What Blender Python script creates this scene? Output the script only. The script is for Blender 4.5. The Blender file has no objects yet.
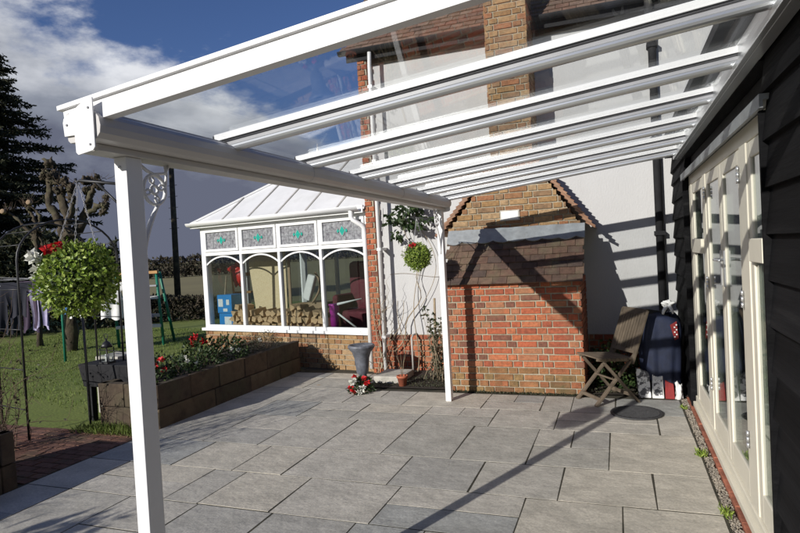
import bpy, math, random
from mathutils import Vector, Matrix, noise
R = math.radians
rnd = random.Random(7)
scene = bpy.context.scene
COL = scene.collection

# ------------------------------------------------------------------ camera
YAW, PITCH, ROLL, CH = .354, -.025, -.054, 1.67
cy, sy = math.cos(YAW), math.sin(YAW)
fwd = Vector((-sy, cy, 0)); right = Vector((cy, sy, 0)); up = Vector((0, 0, 1))
f2 = fwd*math.cos(PITCH) + up*math.sin(PITCH)
u2 = up*math.cos(PITCH) - fwd*math.sin(PITCH)
r3 = right*math.cos(ROLL) + u2*math.sin(ROLL)
u3 = u2*math.cos(ROLL) - right*math.sin(ROLL)
cd = bpy.data.cameras.new('camera'); cam = bpy.data.objects.new('camera', cd); COL.objects.link(cam)
cd.sensor_width = 36; cd.lens = 592.0/800*36; cd.clip_start = .05; cd.clip_end = 3000
cam.matrix_world = Matrix(((r3.x, u3.x, -f2.x, 0), (r3.y, u3.y, -f2.y, 0), (r3.z, u3.z, -f2.z, CH), (0, 0, 0, 1)))
scene.camera = cam

# ------------------------------------------------------------------ light
ELEV = R(20.5); AZ = R(22.5)
sd = Vector((math.sin(AZ)*math.cos(ELEV), math.cos(AZ)*math.cos(ELEV), -math.sin(ELEV)))   # travel direction
sl = bpy.data.lights.new('sun', 'SUN'); sl.energy = 4.8; sl.angle = R(.5); sl.color = (1, .96, .90)
so = bpy.data.objects.new('sun', sl); COL.objects.link(so); so.rotation_euler = sd.to_track_quat('-Z', 'Y').to_euler()

W = bpy.data.worlds.new('World'); scene.world = W; W.use_nodes = True
nt = W.node_tree; N = nt.nodes; L = nt.links
bg = N['Background']; bg.inputs[1].default_value = .09
sky = N.new('ShaderNodeTexSky'); sky.sky_type = 'NISHITA'; sky.sun_disc = False
sky.sun_elevation = ELEV; sky.sun_rotation = math.pi + AZ; sky.air_density = 1.0; sky.dust_density = .3; sky.ozone_density = 3.0
tc = N.new('ShaderNodeTexCoord')
def wmath(op, a, b=None, c=None):
    m = N.new('ShaderNodeMath'); m.operation = op
    for i, x in enumerate((a, b, c)):
        if x is None: continue
        if isinstance(x, (int, float)): m.inputs[i].default_value = x
        else: L.new(x, m.inputs[i])
    return m.outputs[0]
sep = N.new('ShaderNodeSeparateXYZ'); L.new(tc.outputs['Generated'], sep.inputs[0])
dx, dy, dz = sep.outputs
rr = wmath('ADD', wmath('MULTIPLY', dx, right.x), wmath('MULTIPLY', dy, right.y))
mp = N.new('ShaderNodeMapping'); mp.inputs['Scale'].default_value = (1, 1, 2.0); L.new(tc.outputs['Generated'], mp.inputs[0])
def wn(scale, detail, rough, off):
    n = N.new('ShaderNodeTexNoise'); n.inputs['Scale'].default_value = scale; n.inputs['Detail'].default_value = detail
    n.inputs['Roughness'].default_value = rough
    m = N.new('ShaderNodeMapping'); m.inputs['Location'].default_value = off; L.new(mp.outputs[0], m.inputs[0]); L.new(m.outputs[0], n.inputs['Vector'])
    return n.outputs['Fac']
n1 = wn(3.4, 8, .55, (0.3, 1.7, 2.2)); n2 = wn(3.2, 6, .5, (4.1, .7, .9)); n3 = wn(16, 6, .6, (1, 2, 3))
bound = wmath('ADD', wmath('MULTIPLY', wmath('ADD', rr, .30), -.60), .27)
val = wmath('ADD', wmath('SUBTRACT', bound, dz), wmath('MULTIPLY', wmath('SUBTRACT', n1, .5), .62))
val = wmath('ADD', val, wmath('MULTIPLY', wmath('SUBTRACT', n3, .5), .16))
mr = N.new('ShaderNodeMapRange'); mr.interpolation_type = 'SMOOTHSTEP'; L.new(val, mr.inputs[0])
mr.inputs[1].default_value = -.03; mr.inputs[2].default_value = .08
# cloud tone: slate near the horizon, bright along the thin upper edge
tone = wmath('ADD', wmath('MULTIPLY', dz, 1.25), wmath('ADD', wmath('MULTIPLY', wmath('SUBTRACT', n2, .5), 2.0), wmath('MULTIPLY', wmath('SUBTRACT', n3, .5), .55)))
edge = N.new('ShaderNodeMapRange'); L.new(val, edge.inputs[0]); edge.inputs[1].default_value = .0; edge.inputs[2].default_value = .20
edge.inputs[3].default_value = .45; edge.inputs[4].default_value = 0
tone = wmath('ADD', tone, edge.outputs[0])
cr = N.new('ShaderNodeValToRGB'); L.new(tone, cr.inputs[0])
cr.color_ramp.elements[0].position = .10; cr.color_ramp.elements[0].color = (1.5, 1.65, 2.3, 1)
cr.color_ramp.elements[1].position = .85; cr.color_ramp.elements[1].color = (8.6, 8.8, 9.3, 1)
e = cr.color_ramp.elements.new(.42); e.color = (3.0, 3.3, 4.0, 1)
tint = N.new('ShaderNodeMix'); tint.data_type = 'RGBA'; tint.blend_type = 'MULTIPLY'; tint.inputs[0].default_value = 1
L.new(sky.outputs[0], tint.inputs[6]); tint.inputs[7].default_value = (.60, .66, .92, 1)
mx = N.new('ShaderNodeMix'); mx.data_type = 'RGBA'; L.new(mr.outputs[0], mx.inputs[0]); L.new(tint.outputs[2], mx.inputs[6]); L.new(cr.outputs[0], mx.inputs[7])
L.new(mx.outputs[2], bg.inputs[0])
scene.view_settings.view_transform = 'Standard'; scene.view_settings.look = 'None'
scene.view_settings.gamma = 1; scene.view_settings.use_curve_mapping = False; scene.view_settings.exposure = 0
scene.render.engine = 'CYCLES'

# ------------------------------------------------------------------ materials
def mat(name, col, rough=.7, var=.15, scale=6, bump=0, bscale=40, col2=None, island=0, metal=0, spec=.5, detail=5, stretch=(1, 1, 1), transl=0, coat=0, rngc=None, spots=None, contrast=None, speck=0):
    m = bpy.data.materials.new(name); m.use_nodes = True
    t = m.node_tree; n = t.nodes; l = t.links; b = n['Principled BSDF']
    b.inputs['Roughness'].default_value = rough; b.inputs['Metallic'].default_value = metal
    b.inputs['Specular IOR Level'].default_value = spec
    if coat: b.inputs['Coat Weight'].default_value = coat
    c = n.new('ShaderNodeTexCoord'); mpp = n.new('ShaderNodeMapping'); mpp.inputs['Scale'].default_value = stretch
    l.new(c.outputs['Object'], mpp.inputs[0])
    nz = n.new('ShaderNodeTexNoise'); nz.inputs['Scale'].default_value = scale; nz.inputs['Detail'].default_value = detail; nz.inputs['Roughness'].default_value = .6
    l.new(mpp.outputs[0], nz.inputs['Vector'])
    rp = n.new('ShaderNodeValToRGB'); l.new(nz.outputs['Fac'], rp.inputs[0])
    c2 = col2 or tuple(min(1, x*(1+var)) for x in col); c1 = col if col2 else tuple(x*(1-var) for x in col)
    lo, hi = contrast or (.32, .68)
    rp.color_ramp.elements[0].position = lo; rp.color_ramp.elements[1].position = hi
    rp.color_ramp.elements[0].color = (*c1, 1); rp.color_ramp.elements[1].color = (*c2, 1)
    out = rp.outputs[0]
    if rngc:      # per island colour ramp multiplied by the noise (noise ramp then acts as a grey modulation)
        g = n.new('ShaderNodeNewGeometry'); r2 = n.new('ShaderNodeValToRGB'); l.new(g.outputs['Random Per Island'], r2.inputs[0])
        els = r2.color_ramp.elements; r2.color_ramp.interpolation = 'CONSTANT' if len(rngc) > 3 else 'LINEAR'
        while len(els) < len(rngc): els.new(.5)
        for i, cc in enumerate(rngc):
            els[i].position = i/len(rngc) if len(rngc) > 3 else i/(len(rngc)-1); 
        for i, cc in enumerate(rngc): els[i].color = (*cc, 1)
        mm = n.new('ShaderNodeMix'); mm.data_type = 'RGBA'; mm.blend_type = 'MULTIPLY'; mm.inputs[0].default_value = 1
        l.new(r2.outputs[0], mm.inputs[6]); l.new(out, mm.inputs[7]); out = mm.outputs[2]
    if island:
        g = n.new('ShaderNodeNewGeometry'); mrr = n.new('ShaderNodeMapRange'); l.new(g.outputs['Random Per Island'], mrr.inputs[0])
        mrr.inputs[3].default_value = 1-island; mrr.inputs[4].default_value = 1+island
        mm = n.new('ShaderNodeMix'); mm.data_type = 'RGBA'; mm.blend_type = 'MULTIPLY'; mm.inputs[0].default_value = 1
        l.new(out, mm.inputs[6]); l.new(mrr.outputs[0], mm.inputs[7]); out = mm.outputs[2]
    if spots:     # second blotch layer: (colour, scale, lo, hi)
        n4 = n.new('ShaderNodeTexNoise'); n4.inputs['Scale'].default_value = spots[1]; n4.inputs['Detail'].default_value = 8; n4.inputs['Roughness'].default_value = .65
        l.new(mpp.outputs[0], n4.inputs['Vector'])
        m4 = n.new('ShaderNodeMapRange'); l.new(n4.outputs['Fac'], m4.inputs[0]); m4.inputs[1].default_value = spots[2]; m4.inputs[2].default_value = spots[3]
        m4.inputs[4].default_value = spots[4] if len(spots) > 4 else 1
        mm = n.new('ShaderNodeMix'); mm.data_type = 'RGBA'; l.new(m4.outputs[0], mm.inputs[0]); l.new(out, mm.inputs[6]); mm.inputs[7].default_value = (*spots[0], 1); out = mm.outputs[2]
    if speck:     # fine grain, and a few rusty spots in the stone itself
        n5 = n.new('ShaderNodeTexNoise'); n5.inputs['Scale'].default_value = 55; n5.inputs['Detail'].default_value = 8; n5.inputs['Roughness'].default_value = .75; l.new(mpp.outputs[0], n5.inputs['Vector'])
        m5 = n.new('ShaderNodeMapRange'); l.new(n5.outputs['Fac'], m5.inputs[0]); m5.inputs[1].default_value = .3; m5.inputs[2].default_value = .7; m5.inputs[3].default_value = .72; m5.inputs[4].default_value = 1.22
        mm = n.new('ShaderNodeMix'); mm.data_type = 'RGBA'; mm.blend_type = 'MULTIPLY'; mm.inputs[0].default_value = 1; l.new(out, mm.inputs[6]); l.new(m5.outputs[0], mm.inputs[7]); out = mm.outputs[2]
        v5 = n.new('ShaderNodeTexVoronoi'); v5.inputs['Scale'].default_value = 1.15; l.new(mpp.outputs[0], v5.inputs['Vector'])
        m6 = n.new('ShaderNodeMapRange'); l.new(v5.outputs['Distance'], m6.inputs[0]); m6.inputs[1].default_value = .045; m6.inputs[2].default_value = .015; m6.inputs[4].default_value = .75
        mm = n.new('ShaderNodeMix'); mm.data_type = 'RGBA'; l.new(m6.outputs[0], mm.inputs[0]); l.new(out, mm.inputs[6]); mm.inputs[7].default_value = (.48, .27, .10, 1); out = mm.outputs[2]
    l.new(out, b.inputs['Base Color'])
    if bump:
        nb = n.new('ShaderNodeTexNoise'); nb.inputs['Scale'].default_value = bscale; nb.inputs['Detail'].default_value = 6
        l.new(mpp.outputs[0], nb.inputs['Vector'])
        bp = n.new('ShaderNodeBump'); bp.inputs['Strength'].default_value = bump; bp.inputs['Distance'].default_value = .01
        l.new(nb.outputs['Fac'], bp.inputs['Height']); l.new(bp.outputs[0], b.inputs['Normal'])
    if transl:
        tr = n.new('ShaderNodeBsdfTranslucent'); l.new(out, tr.inputs[0]); ms = n.new('ShaderNodeMixShader'); ms.inputs[0].default_value = transl
        l.new(b.outputs[0], ms.inputs[1]); l.new(tr.outputs[0], ms.inputs[2]); l.new(ms.outputs[0], n['Material Output'].inputs[0])
    return m
def glassmat(name, ior=1.5, tint=(.93, .95, .95), rough=0.0, dirt=0.0, boost=1.0):
    m = bpy.data.materials.new(name); m.use_nodes = True; t = m.node_tree; n = t.nodes; l = t.links
    n.remove(n['Principled BSDF']); tr = n.new('ShaderNodeBsdfTransparent'); tr.inputs[0].default_value = (*tint, 1)
    gl = n.new('ShaderNodeBsdfGlossy'); gl.inputs['Roughness'].default_value = rough
    fr = n.new('ShaderNodeFresnel'); ge = n.new('ShaderNodeNewGeometry'); mi = n.new('ShaderNodeMapRange')   # same reflectance on both faces
    l.new(ge.outputs['Backfacing'], mi.inputs[0]); mi.inputs[3].default_value = ior; mi.inputs[4].default_value = 1/ior; l.new(mi.outputs[0], fr.inputs[0])
    mu = n.new('ShaderNodeMath'); mu.operation = 'MULTIPLY'; mu.inputs[1].default_value = boost; mu.use_clamp = True; l.new(fr.outputs[0], mu.inputs[0])
    ms = n.new('ShaderNodeMixShader'); l.new(mu.outputs[0], ms.inputs[0]); l.new(tr.outputs[0], ms.inputs[1]); l.new(gl.outputs[0], ms.inputs[2])
    o = ms.outputs[0]
    if dirt:
        c = n.new('ShaderNodeTexCoord'); nz = n.new('ShaderNodeTexNoise'); nz.inputs['Scale'].default_value = 1.6; nz.inputs['Detail'].default_value = 8; l.new(c.outputs['Object'], nz.inputs['Vector'])
        mrg = n.new('ShaderNodeMapRange'); l.new(nz.outputs['Fac'], mrg.inputs[0]); mrg.inputs[1].default_value = .42; mrg.inputs[2].default_value = .75; mrg.inputs[4].default_value = dirt
        df = n.new('ShaderNodeBsdfDiffuse'); df.inputs[0].default_value = (.6, .6, .58, 1); tl = n.new('ShaderNodeBsdfTranslucent'); tl.inputs[0].default_value = (.6, .6, .58, 1)
        a = n.new('ShaderNodeMixShader'); l.new(df.outputs[0], a.inputs[1]); l.new(tl.outputs[0], a.inputs[2])
        b2 = n.new('ShaderNodeMixShader'); l.new(mrg.outputs[0], b2.inputs[0]); l.new(o, b2.inputs[1]); l.new(a.outputs[0], b2.inputs[2]); o = b2.outputs[0]
    l.new(o, n['Material Output'].inputs[0]); return m
M = dict(
 white=mat('white_powder_coat', (.80, .80, .80), .38, .03, 3, bump=.02, bscale=200, spots=((.50, .49, .44), 3.0, .55, .80, .40)),
 shadedwhite=mat('shaded_white_paint', (.56, .54, .52), .40, .05, 2, spots=((.50, .49, .46), 3, .5, .8, .5)),  # the canopy's white paint, darkened in colour for the beam's shaded side
 alugrey=mat('grey_web', (.33, .33, .35), .4, .1, 5),
 alu=mat('aluminium_trim', (.62, .63, .64), .28, .05, 3, metal=.7),
 upvc=mat('white_upvc', (.78, .78, .77), .32, .03, 4, spots=((.5, .5, .46), 4, .6, .85, .3)),
 cream=mat('cream_paint', (.72, .68, .565), .45, .05, 3, bump=.04, bscale=60, spots=((.45, .42, .33), 5, .60, .85, .45)),
 black=mat('black_stained_board', (.009, .009, .010), .8, .5, 3, bump=.55, bscale=22, stretch=(1, .12, 2.4), island=.3, spots=((.035, .034, .032), 6, .58, .82, .7), spec=.10),
 blackmetal=mat('black_metal', (.02, .02, .022), .45, .2, 10),
 dark=mat('dark_plastic', (.022, .022, .024), .75, .2, 10, spec=.2),
 render=mat('white_masonry_render', (.50, .50, .495), .9, .05, 1.2, bump=.45, bscale=60, stretch=(1, 1, .45), spots=((.34, .33, .30), 1.3, .50, .85, .42)),
 mortar=mat('lime_mortar', (.34, .30, .22), .95, .2, 20, bump=.5, bscale=80),
 redbrick=mat('red_brick', (.8, .8, .8), .9, .3, 28, bump=.45, bscale=120, rngc=[(.44, .115, .052), (.38, .105, .052), (.50, .165, .075), (.34, .09, .045), (.46, .14, .06), (.21, .085, .055), (.42, .17, .085), (.40, .125, .058)], spots=((.22, .14, .075), 4, .50, .72, .55)),
 oldbrick=mat('mossy_old_brick', (.8, .8, .8), .95, .35, 18, bump=.8, bscale=70, rngc=[(.30, .15, .065), (.36, .13, .06), (.27, .16, .07), (.22, .11, .055), (.38, .17, .075), (.31, .19, .08)], spots=((.10, .10, .04), 6, .48, .70, .6)),
 stockbrick=mat('yellow_stock_brick', (.8, .8, .8), .9, .3, 28, bump=.45, bscale=120, rngc=[(.34, .20, .085), (.40, .25, .12), (.30, .15, .07), (.36, .16, .075), (.28, .17, .09), (.42, .28, .15)], spots=((.13, .10, .07), 8, .58, .8, .6)),
 tile=mat('clay_plain_tile', (.8, .8, .8), .85, .3, 14, bump=.5, bscale=70, rngc=[(.115, .070, .052), (.14, .078, .054), (.09, .060, .048), (.16, .102, .070)], spots=((.13, .12, .065), 5, .50, .72, .65)),
 tilegrey=mat('weathered_tile', (.8, .8, .8), .85, .3, 14, bump=.5, bscale=70, rngc=[(.20, .125, .09), (.22, .12, .085), (.17, .11, .085), (.24, .155, .115)], spots=((.20, .19, .14), 9, .56, .8, .6)),
 verge=mat('verge_tile', (.8, .8, .8), .85, .25, 14, bump=.3, bscale=70, rngc=[(.36, .20, .12), (.30, .15, .09), (.40, .25, .16)]),
 lead=mat('weathered_lead', (.29, .31, .32), .55, .2, 8, bump=.2, bscale=30, spots=((.20, .20, .19), 7, .5, .75, .7), metal=.1),
 slab=mat('sandstone_slab', (.80, .80, .80), .85, .16, 5, bump=.75, bscale=14, rngc=[(.56, .53, .46), (.63, .59, .51), (.50, .48, .43), (.65, .60, .50), (.45, .45, .42), (.60, .565, .49), (.53, .505, .44)], spots=((.30, .29, .25), 2.6, .48, .80, .50), speck=1, detail=9),
 joint=mat('mossy_joint', (.022, .022, .012), .95, .4, 5, bump=.6, bscale=60, col2=(.075, .065, .045)),
 soil=mat('dark_soil', (.03, .022, .015), .95, .4, 20, bump=1, bscale=40),
 lawn=mat('lawn_soil', (.11, .155, .022), .95, .3, .8, bump=.8, bscale=30, col2=(.17, .20, .040)),
 grass=mat('grass_blade', (.8, .8, .8), .7, .2, .6, rngc=[(.14, .22, .030), (.20, .27, .045), (.19, .21, .06)], transl=.3),
 field=mat('far_field', (.17, .14, .06), .95, .3, .05, col2=(.24, .21, .085), bump=1, bscale=3),
 pathbrick=mat('path_paver', (.8, .8, .8), .9, .3, 20, bump=.5, bscale=70, rngc=[(.20, .085, .055), (.16, .075, .05), (.24, .12, .085)], spots=((.05, .06, .03), 4, .5, .7, .7)),
 sleeper=mat('planter_stone', (.8, .8, .8), .95, .45, 7, bump=1.6, bscale=14, rngc=[(.12, .080, .048), (.15, .105, .062), (.10, .07, .045), (.18, .13, .08)], spots=((.055, .055, .028), 3.5, .45, .66, .65)),
 wood=mat('weathered_teak', (.13, .10, .07), .8, .3, 5, bump=.4, bscale=30, stretch=(1, 1, 1), island=.2),
 log=mat('split_log', (.8, .8, .8), .85, .2, 12, bump=.4, bscale=60, rngc=[(.60, .38, .20), (.68, .46, .26), (.48, .28, .15)]),
 board=mat('strand_board', (.62, .48, .28), .8, .15, 40, col2=(.74, .60, .38)),
 bark=mat('bark', (.055, .042, .026), .95, .45, 7, bump=1, bscale=16, spots=((.14, .14, .07), 5, .5, .75, .7)),
 cutwood=mat('cut_wood', (.30, .21, .13), .9, .1, 8),
 twig=mat('bare_twig', (.13, .09, .06), .9, .3, 10),
 paletwig=mat('pale_stem', (.30, .24, .16), .9, .3, 10),
 needle=mat('conifer_needles', (.8, .8, .8), .8, .3, 1.5, rngc=[(.035, .045, .020), (.055, .062, .026), (.085, .078, .035)], transl=.15),
 hedge=mat('hedge_leaves', (.8, .8, .8), .8, .3, 1.5, rngc=[(.05, .042, .025), (.075, .055, .032), (.045, .05, .02), (.03, .035, .015)][:3], transl=.1),
 box=mat('box_leaves', (.9, .9, .9), .45, .2, 8, rngc=[(.10, .18, .02), (.28, .40, .05), (.52, .62, .16)], transl=.25),
 boxcore=mat('topiary_core', (.02, .035, .01), .9, .3, 20),
 darkleaf=mat('dark_leaves', (.85, .85, .85), .5, .2, 8, rngc=[(.02, .045, .012), (.04, .075, .02), (.07, .10, .03)], transl=.2),
 heather=mat('heather_leaves', (.85, .85, .85), .6, .2, 8, rngc=[(.05, .06, .03), (.09, .075, .045), (.04, .06, .02)], transl=.2),
 redpetal=mat('red_petals', (.55, .015, .02), .6, .3, 20, island=.3, transl=.2),
 whitepetal=mat('white_petals', (.75, .75, .68), .6, .1, 20, island=.1, transl=.2),
 terracotta=mat('terracotta', (.42, .12, .06), .8, .15, 12, bump=.1),
 urn=mat('grey_urn_glaze', (.07, .075, .085), .45, .4, 12, bump=.3, bscale=30, col2=(.17, .18, .21)),
 grate=mat('cast_iron_mat', (.035, .035, .037), .7, .3, 30, bump=.4, bscale=60),
 navy=mat('navy_cover', (.012, .018, .045), .75, .3, 8, bump=.3, bscale=200),
 redcloth=mat('red_cloth', (.22, .018, .018), .8, .2, 10),
 whitecloth=mat('white_cloth', (.7, .7, .68), .85, .08, 10),
 lilac=mat('lilac_cloth', (.35, .32, .48), .85, .15, 10),
 plum=mat('plum_cloth', (.045, .028, .055), .85, .2, 10),
 denim=mat('dark_denim', (.014, .015, .026), .85, .2, 10),
 bluecloth=mat('blue_cloth', (.05, .16, .40), .85, .2, 10),
 greenpaint=mat('green_paint', (.01, .16, .10), .5, .15, 10),
 orangewood=mat('orange_wood', (.45, .25, .09), .7, .15, 10),
 bluebox=mat('blue_plastic', (.02, .22, .55), .4, .1, 10),
 magenta=mat('magenta_plastic', (.42, .03, .32), .4, .1, 10),
 redplastic=mat('red_plastic', (.55, .02, .015), .4, .1, 10),
 maroon=mat('maroon_fabric', (.12, .02, .03), .85, .2, 10),
 teal=mat('teal_glass', (.02, .32, .25), .25, .25, 40),
 leadedglass=mat('patterned_glass', (.11, .105, .12), .18, .45, 22, col2=(.36, .37, .38), bump=.4, bscale=50),
 polycarb=mat('opal_polycarbonate', (.72, .72, .72), .35, .06, 2, spots=((.5, .5, .47), 3, .5, .8, .5)),
 glazebar=mat('grey_glazing_bar', (.40, .38, .35), .5, .15, 8),
 insidewall=mat('pale_interior', (.55, .52, .45), .9, .1, 2),
 insidefloor=mat('interior_floor', (.16, .11, .07), .7, .2, 4),
 curtain=mat('voile_curtain', (.62, .66, .60), .9, .08, 5, transl=.4),
 gravel=mat('gravel_stones', (.8, .8, .8), .9, .2, 40, rngc=[(.30, .26, .20), (.42, .37, .30), (.16, .14, .12), (.5, .46, .4)][:3]),
 edging=mat('red_edging', (.34, .12, .07), .9, .3, 12, bump=.3, bscale=60, island=.2),
 stone=mat('pale_stone', (.42, .40, .35), .9, .25, 9, bump=.5, bscale=40),
 canopyglass=glassmat('roof_glass', 1.52, (.955, .965, .965), dirt=.05, boost=.52),
 doorglass=glassmat('door_glass', 1.75, (.80, .85, .84), boost=1.3),
 consglass=glassmat('conservatory_glass', 1.5, (.84, .87, .87), boost=1.0),
 plaque=mat('white_vent_plaque', (.74, .74, .72), .6, .05, 10),
 print=mat('magazine_print', (.08, .08, .09), .5, .3, 18, col2=(.75, .75, .74), contrast=(.47, .53)),
)

# ------------------------------------------------------------------ mesh building
WM = {}
class MB:
    def __init__(s, T=None): s.v = []; s.f = []; s.T = T; s.sm = []
    def add(s, vs, fs, smooth=False):
        o = len(s.v); s.v += [Vector(v) for v in vs]; s.f += [[i+o for i in f] for f in fs]; s.sm += [smooth]*len(fs); return s
    def box(s, x0, x1, y0, y1, z0, z1):
        vs = [(x, y, z) for z in (z0, z1) for y in (y0, y1) for x in (x0, x1)]
        return s.add(vs, [(0, 2, 3, 1), (4, 5, 7, 6), (0, 1, 5, 4), (2, 6, 7, 3), (0, 4, 6, 2), (1, 3, 7, 5)])
    def obox(s, c, ax, ay, az):      # centre and half-axis vectors
        c, ax, ay, az = map(Vector, (c, ax, ay, az))
        vs = [c+ax*i+ay*j+az*k for k in (-1, 1) for j in (-1, 1) for i in (-1, 1)]
        return s.add(vs, [(0, 2, 3, 1), (4, 5, 7, 6), (0, 1, 5, 4), (2, 6, 7, 3), (0, 4, 6, 2), (1, 3, 7, 5)])
    def bar(s, a, b, w, h, upv=(0, 0, 1)):   # bar a->b, width w sideways, height h along up
        a, b = Vector(a), Vector(b); d = (b-a); ln = d.length; d.normalize(); sd_ = d.cross(Vector(upv)).normalized(); u = sd_.cross(d)
        return s.obox((a+b)/2, d*ln/2, sd_*w/2, u*h/2)
    def tube(s, pts, r, n=8, cap=True, noise_=0, closed=False):
        pts = [Vector(p) for p in pts]; k = len(pts); rs = r if isinstance(r, (list, tuple)) else [r]*k
        vs = []; fs = []; ref = None
        for i, p in enumerate(pts):
            t = (pts[min(i+1, k-1)]-pts[max(i-1, 0)]).normalized()
            if ref is None:
                ref = Vector((0, 0, 1)) if abs(t.z) < .9 else Vector((1, 0, 0))
            a = t.cross(ref).normalized(); b = t.cross(a).normalized(); ref = b.cross(t) if False else -b if False else ref
            for j in range(n):
                an = 2*math.pi*j/n; rr_ = rs[i]*(1+(noise_*noise.noise(p*9+Vector((j*1.7, i*.9, 0))) if noise_ else 0))
                vs.append(p+a*math.cos(an)*rr_+b*math.sin(an)*rr_)
        for i in range(k-1):
            for j in range(n): fs.append((i*n+j, i*n+(j+1) % n, (i+1)*n+(j+1) % n, (i+1)*n+j))
        if cap: fs.append(tuple(range(n))[::-1]); fs.append(tuple(range((k-1)*n, k*n)))
        return s.add(vs, fs, True)
    def lathe(s, c, prof, n=24):
        c = Vector(c); vs = []; fs = []
        for (r, z) in prof:
            for j in range(n): an = 2*math.pi*j/n; vs.append(c+Vector((r*math.cos(an), r*math.sin(an), z)))
        for i in range(len(prof)-1):
            for j in range(n): fs.append((i*n+j, i*n+(j+1) % n, (i+1)*n+(j+1) % n, (i+1)*n+j))
        fs.append(tuple(range(n))[::-1]); fs.append(tuple(range((len(prof)-1)*n, len(prof)*n)))
        return s.add(vs, fs, True)
    def prism(s, poly, d):           # planar polygon (3D pts) extruded by vector d
        poly = [Vector(p) for p in poly]; d = Vector(d); n = len(poly)
        fs = [tuple(range(n))[::-1], tuple(range(n, 2*n))]+[(i, (i+1) % n, (i+1) % n+n, i+n) for i in range(n)]
        return s.add(poly+[p+d for p in poly], fs)
    def ball(s, c, r, n=10, nz=0, sq=(1, 1, 1)):
        c = Vector(c); vs = [c+Vector((0, 0, r*sq[2]))]; fs = []
        for i in range(1, n):
            th = math.pi*i/n
            for j in range(2*n):
                ph = math.pi*j/n; d = Vector((math.sin(th)*math.cos(ph), math.sin(th)*math.sin(ph), math.cos(th)))
                q = r*(1+nz*noise.noise(d*2.2+c*3)); vs.append(c+Vector((d.x*q*sq[0], d.y*q*sq[1], d.z*q*sq[2])))
        vs.append(c-Vector((0, 0, r*sq[2]))); m = 2*n; e_ = len(vs)-1
        for j in range(m): fs.append((0, 1+j, 1+(j+1) % m)); fs.append((e_, e_-m+(j+1) % m, e_-m+j))
        for i in range(n-2):
            for j in range(m): fs.append((1+i*m+j, 1+(i+1)*m+j, 1+(i+1)*m+(j+1) % m, 1+i*m+(j+1) % m))
        return s.add(vs, fs, True)
    def leaf(s, p, d, nrm, ln, w):   # folded pointed leaf
        p, d, nrm = Vector(p), Vector(d).normalized(), Vector(nrm)
        sdv = d.cross(nrm)
        if sdv.length < 1e-3: sdv = d.orthogonal()
        sdv.normalize(); n_ = sdv.cross(d)
        m = p+d*ln*.5
        return s.add([p, m+sdv*w/2+n_*w*.15, p+d*ln, m-sdv*w/2+n_*w*.15, m-n_*w*.05], [(0, 1, 2, 4), (0, 4, 2, 3)])
    def build(s, name, m, parent=None, bevel=0, flip=False):
        me = bpy.data.meshes.new(name); T = s.T or Matrix()
        inv = WM[parent.name].inverted() if parent else Matrix()
        X = inv @ T
        me.from_pydata([X @ v for v in s.v], [], s.f); me.update()
        me.polygons.foreach_set('use_smooth', s.sm)
        o = bpy.data.objects.new(name, me); COL.objects.link(o); me.materials.append(m if isinstance(m, bpy.types.Material) else M[m])
        if parent: o.parent = parent
        WM[o.name] = WM[parent.name].copy() if parent else Matrix()
        if bevel:
            b = o.modifiers.new('bevel', 'BEVEL'); b.width = bevel; b.segments = 2; b.limit_method = 'ANGLE'; b.angle_limit = R(40)
        return o
def empty(name, loc, label, cat, group=None, rz=0):
    o = bpy.data.objects.new(name, None); COL.objects.link(o); o.location = loc; o.rotation_euler = (0, 0, rz); o.empty_display_size = .1
    WM[o.name] = Matrix.Translation(loc) @ Matrix.Rotation(rz, 4, 'Z'); tag(o, label, cat, group); return o
def tag(o, label=None, cat=None, group=None, kind=None):
    if label: o['label'] = label
    if cat: o['category'] = cat
    if group: o['group'] = group
    if kind: o['kind'] = kind
    return o
def recentre(o, loc):      # move a single-mesh thing's origin to its base
    loc = Vector(loc); o.data.transform(Matrix.Translation(-loc)); o.location = loc; WM[o.name] = Matrix.Translation(loc); return o
def dup(o, parent=None):
    c = o.copy(); COL.objects.link(c); c.parent = parent
    for ch in [x for x in bpy.data.objects if x.parent == o]: dup(ch, c)
    return c
def rv(s=1): return Vector((rnd.gauss(0, s), rnd.gauss(0, s), rnd.gauss(0, s)))

# bricks laid in the plane through o, u along the wall, n outward; inside(u,z) clips
def bricks(mb, o, u, n, width, z0, z1, inside=None, clip=None, gauge=.075, depth=.02, jit=.004, flemish=True, sl=.215, hl=.1025, j=.011):
    o, u, n = Vector(o), Vector(u), Vector(n); row = 0; z = z0
    while z < z1-.01:
        h = min(gauge-j, z1-z)
        x = -(.0 if row % 2 else .168) ; k = row % 2
        while x < width:
            ln = (sl if k % 2 == 0 else hl) if flemish else sl
            if not flemish and x < 0 and row % 2 == 0: ln = hl
            a, b = max(x, 0), min(x+ln, width)
            if clip: lo_, hi_ = clip(z+h/2); a = max(a, lo_); b = min(b, hi_)
            if b-a > .02:
                if inside is None or inside((a+b)/2, z+h/2):
                    ja = rnd.uniform(-jit, jit)
                    c = o+u*((a+b)/2)+Vector((0, 0, z+h/2))+n*(ja*.8)
                    q = .0035*rnd.random()
                    mb.obox(c, u*((b-a)/2-q)+Vector((0, 0, rnd.uniform(-.001, .001))), n*depth, Vector((0, 0, h/2-q)))
            x += ln+j; k += 1
        z += gauge; row += 1

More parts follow.
